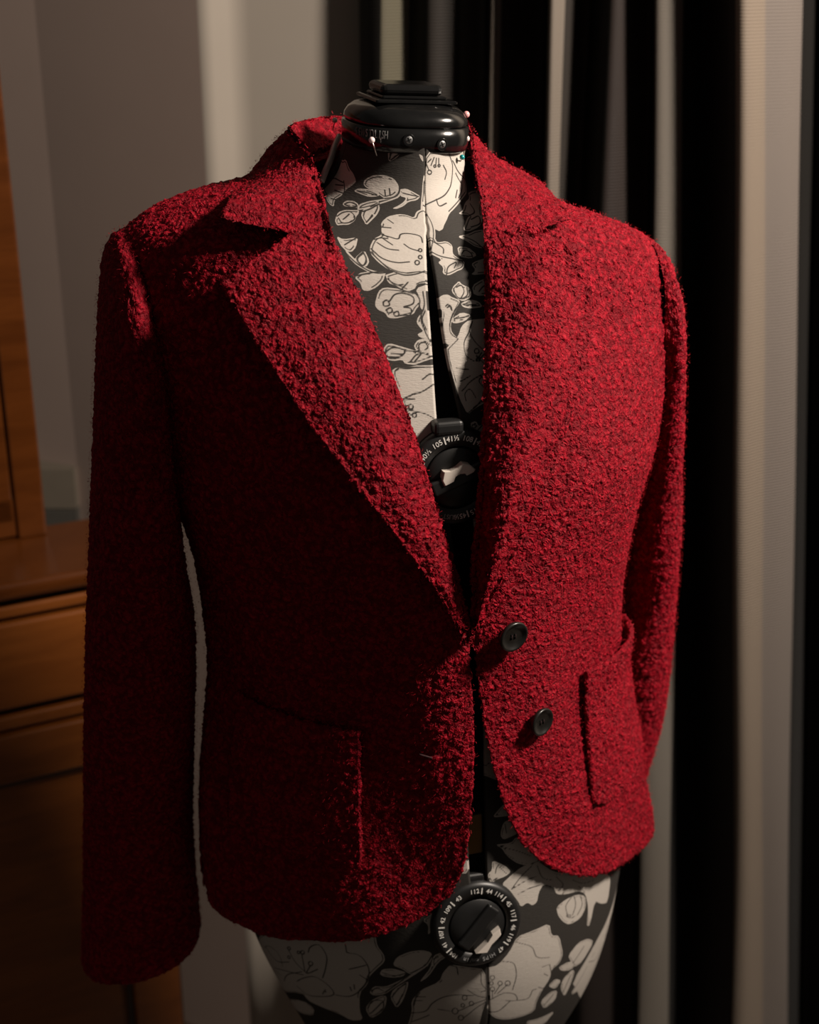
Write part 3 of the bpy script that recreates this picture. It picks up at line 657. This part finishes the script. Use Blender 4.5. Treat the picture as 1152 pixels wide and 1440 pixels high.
# neck cap ------------------------------------------------------------
oc = at(568, 205, Y0); tilt = -0.055
zc = np.array([0.055, 0, 1.0]); zc /= np.linalg.norm(zc); xc = EA-zc*(EA@zc); xc /= np.linalg.norm(xc); yc = np.cross(zc, xc)   # yc points back
CF = (oc, xc, yc, zc)
cap = empty('neck_cap', tuple(oc)); cap.parent = FORM; cap.matrix_parent_inverse = FORM.matrix_basis.inverted()
def sq(n): return lambda th: (np.abs(np.cos(th))**n+np.abs(np.sin(th))**n)**(-1/n)
CW = 0.0430
def cap_lathe(name, prof, mat): return lathe(name, [(r, z*0.70) for r, z in prof], CF, mat, cap, 96, sq(2.7))
cap_lathe('cap_band', [(0.01, 0.0), (CW-.002, 0.0), (CW, 0.002), (CW+.0008, 0.012), (CW+.0005, 0.0235), (CW-.0015, 0.0245), (0.02, 0.0245)], M_BLACK)
cap_lathe('cap_dome', [(0.02, 0.0240), (CW-.0012, 0.0250), (CW-.0005, 0.0262), (CW-.0008, 0.031), (CW-.003, 0.0365), (CW-.0075, 0.0415), (CW-.014, 0.0445), (CW-.024, 0.0462), (0.006, 0.0468)], M_BLACK)
box('cap_plate', (-0.030, -0.026, 0.0318), (0.030, 0.026, 0.0345), M_BLACK, cap, CF, bev=0.002)
box('cap_plate_edge', (-0.024, -0.020, 0.0345), (0.024, 0.020, 0.0365), M_BLACK, cap, CF, bev=0.0015)
box('cap_knob', (-0.024, -0.018, 0.0365), (0.022, 0.018, 0.0440), M_BLACK, cap, CF, bev=0.004)
def cap_side(px, py, zfix=None):
    """frame on the band at a pixel of the photograph"""
    d = rdir(px, py); best = None
    for th in np.linspace(-math.pi, 0, 721):
        r = CW+.0010; k = sq(2.7)(np.array([th]))[0]
        a, b = r*k*math.cos(th), r*k*math.sin(th)
        for z in (0.006, 0.012, 0.018):
            P = frame_pts(np.array([a, b, z]), CF); q = P-CAM; t = q@FWD; x = 576+FPX*(q@RT)/t
            if best is None or abs(x-px) < best[0]: best = (abs(x-px), th)
    th = best[1]; e = 1e-3
    def pt(th, z): k = (CW+.0009)*sq(2.7)(np.array([th]))[0]; return frame_pts(np.array([k*math.cos(th), k*math.sin(th), z]), CF)
    zs = np.linspace(0.001, 0.0160, 101); ys = []
    for z in zs:
        q = pt(th, z)-CAM; ys.append(720-FPX*(q@UP)/(q@FWD))
    z = zs[np.abs(np.array(ys)-py).argmin()] if zfix is None else zfix
    tx = pt(th+e, z)-pt(th-e, z); tx /= np.linalg.norm(tx); nn = np.cross(tx, zc); nn /= np.linalg.norm(nn)
    return (pt(th, z), tx, zc, nn)
zw = 0.0122; word = 'SEWSTYLISH'; xs = np.linspace(502, 543, len(word))
for i, (ch, x) in enumerate(zip(word, xs)):
    y = 184+(x-502)*0.12
    fc_ = cap_side(x, y, zw); text('lettering', ch, 0.0076, (fc_[0], fc_[1]*0.52, fc_[2], fc_[3]), M_DIMPRINT if i < 3 else M_GREY, cap, 0.0002)
for x, y in ((576, 197), (622, 203)):
    fs = cap_side(x, y); s_ = lathe('screw', [(0.0028, -0.001), (0.0028, 0.0001), (0.0024, 0.0004), (0.0002, 0.0005)], fs, M_SCREW, cap, 24)
    for ang in (0.4, 0.4+math.pi/2):
        c, q = math.cos(ang), math.sin(ang)
        box('slot', (-0.0018, -0.0003, 0.0001), (0.0018, 0.0003, 0.0007), M_CORE, s_, (fs[0], fs[1]*c+fs[2]*q, fs[2]*c-fs[1]*q, fs[3]))
    lathe('screw_recess', [(0.0030, 0.0), (0.0040, 0.0), (0.0043, 0.0004), (0.0040, 0.0006), (0.0031, 0.0003)], fs, M_BLACK, cap, 24)

# dials ---------------------------------------------------------------
def ray_plane(px, py, fr):
    o, x, y, z = fr; d = rdir(px, py); t = ((o-CAM)@z)/(d@z); p = CAM+d*t-o; return np.array([p@x, p@y])
def build_dial(name, px, py, R, marks, title, title_a, pointer, off, tilt_up=0.0, tab=None, bar=0.6, tabz=0.001):
    h = FT.inv(px, py); p = FT(*h); n = FT.norm(*h)
    n = n+np.array([0, 0, tilt_up]); n /= np.linalg.norm(n)
    y = EZ-n*(EZ@n); y /= np.linalg.norm(y); x = np.cross(y, n)
    d = rdir(px, py); o = p-d*(off/abs(d@n)); fr = (o, x, y, n)
    e = empty(name, tuple(o)); e.parent = FORM; e.matrix_parent_inverse = FORM.matrix_basis.inverted()
    lathe('housing', [(R*0.9, -0.016), (R, -0.014), (R+.0004, -0.004), (R-.0015, -0.0008), (R-.004, 0.0), (R*0.66, 0.0), (R*0.655, -0.001), (R*0.64, -0.004), (0.001, -0.004)], fr, M_SATIN, e, 72)
    lathe('knob', [(R*0.62, -0.004), (R*0.62, -0.0015), (R*0.60, -0.0005), (R*0.3, 0.0), (0.0005, 0.0)], fr, M_SATIN, e, 64)
    c, q = math.cos(bar), math.sin(bar)
    box('grip_bar', (-R*0.56, -0.0055, -0.001), (R*0.56, 0.0055, 0.0045), M_SATIN, e, (o, x*c+y*q, y*c-x*q, n), bev=0.0018)
    poly = np.array([ray_plane(a, b, fr) for a, b in pointer])
    prism('pointer', poly, -0.001, 0.0058, fr, M_WHITE, e, bev=0.0008)
    def polar(a): a = a*D2R; ux = x*math.sin(a)+y*math.cos(a); tx = x*math.cos(a)-y*math.sin(a); return ux, tx
    rt = R*0.815
    for a, l, r in marks:
        ux, tx = polar(a)
        box('tick', (-0.00045, -0.0026, -0.0002), (0.00045, 0.0026, 0.00015), M_NUM, e, (o+ux*rt, tx, ux, n))
        for s, da in ((l, -11.5), (r, 12.0)):
            ux, tx = polar(a+da); text('numeral', s, 0.0052, (o+ux*rt+n*0.0001, tx, ux, n), M_NUM, e)
    for i, ch in enumerate(title):
        ux, tx = polar(title_a+(i-len(title)/2)*5.2)
        if ch != ' ': text('lettering', ch, 0.0048, (o+ux*rt+n*0.0001, tx, ux, n), M_GREY, e)
    if tab:
        tx_, ty_ = ray_plane(*tab, fr)
        box('guide_tab', (tx_-0.0105, ty_-0.0035, -0.012), (tx_+0.0105, ty_+0.0065, tabz), M_SATIN, e, fr, bev=0.003)
    return fr
Z4 = lambda L, ox, oy, k: [(ox+a/k, oy+b/k) for a, b in L]
build_dial('bust_dial', 642, 672, 0.0345, [(-62,'102','40½'),(-17,'105','41½'),(28,'108','42½'),(73,'110','43½'),(118,'113','44½'),(163,'115','45½')], 'BUST cm/in', 208,
    Z4([(400,850),(420,745),(500,740),(580,700),(640,645),(720,660),(790,715),(770,745),(690,785),(670,760),(610,765),(550,800),(530,860),(430,910)], 570, 570, 8.23), 0.005, 0.0, (632, 606), 0.35)
build_dial('hip_dial', 672, 1302, 0.0365, [(8,'112','44'),(48,'114','45'),(90,'117','46'),(130,'119','47'),(-42,'109','43'),(-84,'107','42'),(-126,'104','41')], 'HIPS cm/in', 182,
    Z4([(485,985),(600,870),(650,790),(725,730),(735,790),(690,840),(640,890),(590,975)], 600, 1200, 7.2), 0.006, 0.10, (668, 1244), 0.85, -0.004)

# ------------------------------------------------------------------ jacket
JB = np.array([JT.tab[12, 0], Y0, float(JT.tab[17, 1])])
JACKET = empty('jacket', tuple(JB), 'red boucle wool jacket with notched lapels worn by the floral dress form', 'jacket')
cJ = np.array([JT.tab[:, 0].mean(), Y0, 0])
def outJ(P): h = (P-cJ).copy(); h[..., 2] = 0.03; return h
SC = np.array([0.17, 0.045])   # rough metres per theta / per row, for even spacing
def jpoint(px, py, h):
    """point on the camera ray that stands h above the jacket body surface"""
    q = JT.inv(px, py); p = JT(*q); n = JT.norm(*q); d = rdir(px, py); d = d/np.linalg.norm(d)
    return p-d*(h/max(abs(d@n), 0.45))
rollL = [(442,298),(466,335),(492,390),(519,445),(549,520),(579,600),(604,680),(624,755),(640,812),(654,868),(660,902)]
rollR = [(704,300),(687,340),(690,430),(689,540),(685,640),(679,740),(671,830),(667,885)]
edgeL = rollL+[(664,960),(666,1050),(661,1150),(650,1225),(634,1262)]
hemL = [(634,1262),(600,1288),(540,1313),(450,1326),(375,1319),(325,1294)]
edgeR = rollR+[(670,925),(679,985),(689,1040),(703,1100),(722,1155),(738,1185)]
hemR = [(738,1185),(760,1208),(790,1226),(830,1231),(875,1217),(908,1196)]
def front_panel(edge, hem, side_th, nu=172, nv=370):
    e = JT.invc(edge); hm = JT.invc(hem, 24)
    hemside = np.array([side_th, hm[-1, 1]-0.05])
    l = resample(e, nv, True, SC); b = resample(np.vstack([hm, hemside]), nu, True, SC)
    top = np.array([side_th, 1.0]); t = resample(np.array([e[0], (e[0]+top)/2, top]), nu, True, SC)
    r = resample(np.array([top, (top*2+hemside)/3, hemside]), nv, False, SC)
    G = coons(l, r, t, b); P = JT(G[..., 0], G[..., 1])
    # soft drape folds in the cloth
    N = JT.norm(G[..., 0], G[..., 1])
    P = P+N*(0.0022*np.sin(G[..., 0]*9+G[..., 1]*0.8)*sstep(6, 12, G[..., 1]))[..., None]
    return sheet('front_panel', P, 0.0035, M_RED, JACKET, outJ, 0.6), hemside[1]
_, hsL = front_panel(edgeL, hemL, math.pi+0.12)
_, hsR = front_panel(edgeR, hemR, -0.12)
# back
nu, nv = 150, 170
TH = np.linspace(math.pi+0.10, 2*math.pi-0.10, nu)[None]; v = np.linspace(0, 1, nv)[:, None]
Sv = 0.2*(1-v)+v*(hsL+(hsR-hsL)*np.linspace(0, 1, nu)[None]); THb = np.broadcast_to(TH, Sv.shape)
sheet('back_panel', JT(THb, Sv), 0.0035, M_RED, JACKET, outJ, 0.6)

# lapels: fold at the roll line, then lie on the chest
def lapel(roll, outer, top, nu=100, nv=300, hmid=0.012, htip=0.012, lift=0.7):
    R = resample(roll, nv, True); O = resample(outer, nv, False)
    O = np.vstack([O[:1], (O[:-2]+2*O[1:-1]+O[2:])/4, O[-1:]])
    T = resample(top, nu, False); B = np.linspace(roll[-1], outer[-1], nu)
    T[0] = R[0]; T[-1] = O[0]
    G = coons(R, O, T, B)
    # coarse inversion then interpolation, the surface is smooth
    iv = np.linspace(0, nv-1, 45).astype(int); iu = np.linspace(0, nu-1, 20).astype(int)
    C = np.array([[JT.inv(*G[i, j]) for j in iu] for i in iv])
    C2 = np.stack([cat(iv, C[:, :, k], np.arange(nv)) for k in (0, 1)], -1)
    C3 = np.stack([cat(iu, C2[:, :, k].T, np.arange(nu)).T for k in (0, 1)], -1)
    P = JT(C3[..., 0], C3[..., 1]); N = JT.norm(C3[..., 0], C3[..., 1])
    # rays through the exact pixels
    D = ((G[..., 0]-576)/FPX)[..., None]*RT+FWD-((G[..., 1]-720)/FPX)[..., None]*UP; D /= np.linalg.norm(D, axis=2, keepdims=True)
    u = np.linspace(0, 1, nu)[None]; v = np.linspace(0, 1, nv)[:, None]
    h = 0.0075+0.003*np.sin(np.pi*u)*(1-v)+hmid*np.sin(np.pi*np.clip(u*1.1, 0, 1))*0.6*(0.15+0.85*sstep(0, 0.2, v))+htip*u**1.3*(1-v)**lift
    h = h*(1-0.55*sstep(0.82, 1.0, v))
    dn = np.clip(np.abs((D*N).sum(2)), 0.45, 1)
    P = P-D*(h/dn)[..., None]
    # the fold: half round from the body edge up to the lapel
    nf = 9; e0 = P[:, :1]; n0 = N[:, :1]; h0 = (h/dn)[:, :1, None]*0.95
    tang = P[:, :1]-P[:, 3:4]; tang /= np.linalg.norm(tang, axis=2, keepdims=True)
    ph = np.linspace(0, math.pi, nf, endpoint=False)[None, :, None]
    fold = e0-n0*h0*0.5*(1+np.cos(ph))*1.0+tang*0.0032*np.sin(ph)
    Pf = np.concatenate([fold, P], 1)
    def outw(Q): return np.broadcast_to(-FWD, Q.shape)
    return sheet('lapel', Pf, 0.0032, M_RED, JACKET, outw, 0.6)
lapel(rollL[1:], [(312,396),(331,430),(370,495),(430,588),(500,680),(560,755),(610,821),(645,877),(660,905)],
      [(464,326),(430,322),(405,331),(312,396)], htip=0.021, hmid=0.005, lift=0.4)
lapel(rollR[1:], [(790,336),(820,374),(835,412),(832,470),(821,530),(800,600),(775,670),(745,740),(715,800),(690,850),(674,888)],
      [(686,330),(742,315),(765,321),(790,336)], htip=0.011, hmid=0.014, lift=0.45)

# collar ---------------------------------------------------------------
def loc(a, d, z): p = np.array([JT.tab[0, 0], Y0, 0])+EA*a+ED*d; p[2] = z; return p
Fp = [jpoint(466, 336, .0095), at(449, 262, .985), at(429, 208, 1.008), at(408, 176, 1.04), at(438, 166, 1.095), at(500, 162, 1.125), at(565, 162, 1.135),
      at(628, 165, 1.125), at(659, 172, 1.095), at(666, 205, 1.06), at(676, 252, 1.02), at(683, 298, .99), jpoint(687, 341, .0095)]
Lp = [jpoint(311, 304, .014), jpoint(319, 284, .013), at(333, 260, 1.035), at(352, 244, 1.09), loc(-.100, -.085, 1.425), loc(-.055, -.108, 1.418), loc(0, -.113, 1.415),
      loc(.055, -.108, 1.41), loc(.105, -.075, 1.405), at(748, 252, 1.125), at(784, 276, 1.085), jpoint(797, 292, .013), jpoint(801, 306, .013)]
Sp = [jpoint(470, 338, -.002), at(456, 280, .995), at(446, 236, 1.012), at(436, 218, 1.04), at(458, 205, 1.085), at(505, 204, 1.11), at(560, 205, 1.118),
      at(615, 206, 1.11), at(652, 208, 1.085), at(662, 225, 1.065), at(674, 268, 1.03), at(684, 305, 1.0), jpoint(690, 345, -.002)]
def collar():
    Fp_, Lp_, Sp_ = map(np.array, (Fp, Lp, Sp)); n = 300
    L = np.r_[0, np.cumsum(np.linalg.norm(np.diff((Fp_+Lp_)/2, axis=0), axis=1))]; x = np.linspace(0, L[-1], n)
    F, Lo, S = cat(L, Fp_, x), cat(L, Lp_, x), cat(L, Sp_, x)
    T = np.gradient(F, axis=0); T /= np.linalg.norm(T, axis=1, keepdims=True)
    leaf = Lo-F; ln = np.linalg.norm(leaf, axis=1, keepdims=True)
    out = np.cross(T, leaf); out /= np.linalg.norm(out, axis=1, keepdims=True)
    ctr = F.mean(0); ctr = np.array([ctr[0], ctr[1], 1.30])
    sg = np.sign((out*(F-ctr)).sum(1, keepdims=True)); out = out*sg
    xb_ = x/L[-1]; bow = (sstep(0.0, 0.12, xb_)*sstep(1.0, 0.88, xb_))[:, None]
    cols = []
    for u in np.linspace(0, 1, 70): # leaf: edge -> fold
        w = 1-u; cols.append(F+leaf*w+out*(0.12*ln*w*(1-w))*bow)
    leafdir = leaf/ln; st = S-F; sl = np.linalg.norm(st, axis=1, keepdims=True)
    for ph in np.linspace(0, math.pi, 9)[1:-1]:  # fold over
        side = st-leafdir*((st*leafdir).sum(1, keepdims=True)); side /= np.linalg.norm(side, axis=1, keepdims=True)+1e-9
        cols.append(F-leafdir*0.003*math.sin(ph)+side*0.0035*(1-math.cos(ph))*0.5)
    side0 = cols[-1]-F
    for u in np.linspace(0, 1, 36)[1:]:
        cols.append(F+side0*(1-u)+st*u)
    P = np.stack(cols, 1)
    hint = lambda Q: np.broadcast_to(np.array([0, -0.6, 1.0]), Q.shape)
    N = grid_normals(P); 
    # the leaf of the middle front stations must face up / outwards
    ok = (N[:, :60]*out[:, None]).sum()
    def outw(Q): return (Q*0)+ (np.where(np.arange(Q.shape[1])[None, :, None] < 60, out[:, None], 0))
    return sheet('collar', P, 0.003, M_RED, JACKET, outw, 0.6)
collar()

# sleeves --------------------------------------------------------------
def sleeve(st, lining_depth=0.05, twist=1):
    """st: (outer px, inner px, Y outer, Y inner, depth radius)"""
    O = np.array([at(*s[0], s[2]) for s in st]); I = np.array([at(*s[1], s[3]) for s in st]); dr = np.array([s[4] for s in st])
    C = (O+I)/2; L = np.r_[0, np.cumsum(np.linalg.norm(np.diff(C, axis=0), axis=1))]
    n = 430; x = np.linspace(0, L[-1], n); O, I, dr = cat(L, O, x), cat(L, I, x), cat(L, dr, x)
    C = (O+I)/2; e1 = (O-I)/2; T = np.gradient(C, axis=0); T /= np.linalg.norm(T, axis=1, keepdims=True)
    e1n = e1/np.linalg.norm(e1, axis=1, keepdims=True); e2 = ED-e1n*(e1n@ED)[:, None]; e2 /= np.linalg.norm(e2, axis=1, keepdims=True)
    nt = 240; th = np.linspace(0, 2*math.pi, nt, endpoint=False)
    c, s = np.cos(th), np.sin(th); c = np.sign(c)*np.abs(c)**(2/2.2); s = np.sign(s)*np.abs(s)**(2/2.2)
    fold = 0.0020*np.sin(x/L[-1]*26)[:, None]*np.cos(th*2+1)[None]*sstep(.15, .4, x/L[-1])[:, None]*sstep(1.0, .85, x/L[-1])[:, None]
    P = C[:, None]+c[None, :, None]*e1[:, None]+(s[None]*dr[:, None]+fold)[..., None]*e2[:, None]
    # inner wall at the cuff
    k = 25; idx = np.arange(n-1, n-1-k, -1); cen = C[idx][:, None]; Pin = cen+(P[idx]-cen)*0.92
    Pin[0] = cen[0]+(P[n-1]-cen[0])*0.955+T[-1]*0.002
    A = np.concatenate([P, Pin], 0)
    Q = gridq(len(A), nt, 0, True)
    me = np_mesh('sleeve', A.reshape(-1, 3), Q)
    # orient outward
    f = A.reshape(-1, 3)[Q[nt*100+5]]; nn = np.cross(f[1]-f[0], f[3]-f[0])
    if nn@(f.mean(0)-C[100]) < 0: me.flip_normals()
    return link('sleeve', me, M_RED, JACKET)
sleeve([((176,318),(236,560),1.0,.995,.050), ((160,326),(238,590),.998,.995,.060), ((147,348),(240,620),.998,.995,.066), ((139,400),(244,650),.998,.996,.069), ((134,480),(250,690),1.0,1.0,.068),
        ((130,570),(256,740),1.0,1.003,.066), ((126,680),(264,800),1.0,1.005,.063), ((122,800),(275,862),1.0,1.007,.060),
        ((119,920),(277,935),1.0,1.007,.057), ((117,1040),(275,1040),1.01,1.017,.054), ((117,1150),(273,1150),1.02,1.027,.052), ((116,1250),(278,1240),1.03,1.037,.051), ((114,1342),(284,1308),1.035,1.042,.052)])
sleeve([((905,328),(880,545),1.115,1.12,.050), ((922,338),(878,570),1.117,1.125,.058), ((935,372),(872,600),1.12,1.13,.064), ((943,470),(866,650),1.125,1.14,.066), ((948,590),(860,720),1.135,1.15,.064),
        ((952,700),(855,800),1.145,1.16,.061), ((951,800),(850,870),1.155,1.17,.058), ((947,900),(842,940),1.165,1.18,.055),
        ((938,985),(832,1010),1.175,1.19,.053), ((920,1055),(818,1075),1.185,1.20,.051), ((897,1120),(800,1135),1.195,1.21,.050)])

# pockets ---------------------------------------------------------------
def pocket(a, b, s0, s1, nu=90, nv=110, gape=0.004):
    """a = theta of the edge nearest the front, b = theta of the side edge; s0/s1 top and bottom rows"""
    u = np.linspace(0, 1, nu)[None]; v = np.linspace(0, 1, nv)[:, None]
    # rounded lower corners by squeezing rows
    TH = a+(b-a)*u+0*v
    r = np.sqrt(np.clip(1-np.clip((np.abs(u-0.5)-0.36)/0.14, 0, 1)**2, 0, 1))
    S = s0+(s1-s0)*v*(0.90+0.10*r)
    P = JT(TH, S); N = JT.norm(TH, S)
    h = 0.0052+gape*(1-sstep(0, 0.35, v))*np.sin(np.pi*u)+0.0015*np.sin(np.pi*u)*np.sin(np.pi*v)
    return sheet('patch_pocket', P+N*h[..., None], 0.0062, M_RED, JACKET, outJ, 0.35)
q = JT.invs([(507,1026),(335,974),(496,1220)])
pocket(q[0, 0], q[1, 0], (q[0, 1]+q[1, 1])/2, q[2, 1])
q2 = JT.invs([(821,944),(829,1142)])
pocket(q2[0, 0], q2[0, 0]-0.85, q2[0, 1], q2[1, 1], gape=0.006)

# buttons ---------------------------------------------------------------
def button(px, py, R):
    q = JT.inv(px, py); p = jpoint(px, py, 0.0055); n = JT.norm(*q); y = EZ-n*(EZ@n); y /= np.linalg.norm(y); x = np.cross(y, n); fr = (p, x, y, n)
    b = lathe('button', [(R*.55, -.0035), (R*.96, -.0012), (R, 0.0004), (R*.99, .0016), (R*.92, .0022), (R*.82, .0018), (R*.74, .0006), (R*.45, .0001), (.0003, 0)], fr, M_BUTTON, JACKET, 48)
    for i in (-1, 1):
        for j in (-1, 1):
            f2 = (p+x*i*.0016+y*j*.0016, x, y, n); lathe('hole', [(.0009, -.0004), (.0009, .0003), (.0002, .0003)], f2, M_CORE, b, 12)
    for i in (-1, 1):
        tube('thread', [p+x*i*.0016+y*t*.0016+n*(0.0005+0.0004*(1-t*t)) for t in (-1, -.5, 0, .5, 1)], .00035, M_THREAD, b, 6)
    tube('shank', [p-n*.0075, p-n*.003], .002, M_THREAD, b, 10)
button(722, 895, 0.0118); button(762, 1015, 0.0112)
for (px, py) in ((600, 1063),):
    A = jpoint(px-10, py-2, 0.0018); B = jpoint(px+8, py+3, 0.0018)
    tube('buttonhole', [A+(B-A)*t for t in np.linspace(0, 1, 6)], .0007, M_THREAD, JACKET, 8)
# grey satin hanging loop inside the collar
tube('hanging_loop', cat(np.arange(5.), np.array([at(477, 192, 1.075), at(470, 208, 1.055), at(465, 224, 1.04), at(458, 240, 1.025), at(452, 256, 1.02)]), np.linspace(0, 4, 24)), 0.0024, M_PIPING, JACKET, 10)

# ------------------------------------------------------------------ pins
def pin(head, tip, hr, col, label, glass=True):
    m = plain('pin_head_'+label.split()[0], col, 0.15, noise=0.05, coat=0.5)
    h, t = np.array(head), np.array(tip); ax = t-h; L = np.linalg.norm(ax); ax /= L
    e = empty('dressmaking_pin', tuple(t), label, 'pin', 'dressmaking pins')
    x = np.cross(ax, [0, 1, 0.2]); x /= np.linalg.norm(x); y = np.cross(ax, x)
    a = np.linspace(0, math.pi, 13)
    lathe('head', [(max(hr*math.sin(k), 1e-5), -hr*math.cos(k)) for k in a], (h, x, y, ax), m, e, 18)
    tube('needle', [h, h+ax*L*0.5, t], [.00045, .00045, .0003], M_STEEL, e, 8)
pin(at(523, 197, .998), at(530, 219, 1.000), .0022, (.80, .66, .66), 'pearl white headed pin stuck in the neck just below the lettering')
pin(at(656, 161, 1.045), at(650, 218, 1.05), .0024, (.85, .42, .42), 'pale pink headed pin, topmost of the cluster beside the neck cap')
pin(at(655, 184, 1.040), at(651, 224, 1.048), .0023, (.55, .01, .03), 'dark red headed pin in the cluster beside the neck cap')
pin(at(656.5, 195, 1.036), at(652, 226, 1.046), .0022, (.80, .70, .66), 'ivory headed pin below the red one beside the neck cap')
pin(at(650, 221, 1.030), at(646, 232, 1.044), .0019, (.01, .25, .26), 'teal headed pin pushed into the cloth under the neck cap')
pin(at(471, 169, 1.075), at(468, 184, 1.078), .0020, (.62, .56, .50), 'small grey pearl headed pin in the collar left of the neck cap')

# ------------------------------------------------------------------ loose wool fibres standing off the boucle
def fuzz(total=26000):
    V, Q = [], []; off = 0
    parts = [o for o in JACKET.children if o.type == 'MESH' and o.name.split('.')[0] in ('front_panel', 'lapel', 'collar', 'sleeve', 'patch_pocket')]
    data = []
    for o in parts:
        me = o.data; n = len(me.polygons); c = np.zeros(n*3, np.float32); nn = np.zeros(n*3, np.float32); ar = np.zeros(n, np.float32)
        me.polygons.foreach_get('center', c); me.polygons.foreach_get('normal', nn); me.polygons.foreach_get('area', ar)
        c = c.reshape(-1, 3).astype(float); nn = nn.reshape(-1, 3).astype(float); vis = ((CAM-c)*nn).sum(1) > -0.25*np.linalg.norm(CAM-c, axis=1)
        data.append((c[vis], nn[vis], ar[vis]))
    C = np.vstack([d[0] for d in data]); N = np.vstack([d[1] for d in data]); A = np.concatenate([d[2] for d in data]); A = A/A.sum()
    ix = rng.choice(len(C), total, p=A); C, N = C[ix], N[ix]
    t = rng.normal(size=(total, 3)); t -= N*(t*N).sum(1, keepdims=True); t /= np.linalg.norm(t, axis=1, keepdims=True)
    L = rng.uniform(.0012, .0029, (total, 1)); w = np.cross(N, t)*0.00010
    p0 = C+N*0.0004; p1 = p0+t*L*0.45+N*L*0.45; p2 = p0+t*L*0.95+N*L*rng.uniform(.25, .75, (total, 1))+w*rng.normal(size=(total, 1))*6
    Vv = np.stack([p0-w, p0+w, p1-w, p1+w, p2-w*.5, p2+w*.5], 1).reshape(-1, 3)
    b = np.arange(total)[:, None]*6; Qq = np.vstack([b+np.array([0, 1, 3, 2]), b+np.array([2, 3, 5, 4])])
    o = link('wool_fuzz', np_mesh('wool_fuzz', Vv, Qq), M_FUZZ, JACKET); o['kind'] = 'stuff'
M_FUZZ = plain('red_wool_fibre', (0.40, 0.010, 0.020), 0.6, spec=0.25, noise=0.3, nscale=300)
fuzz()
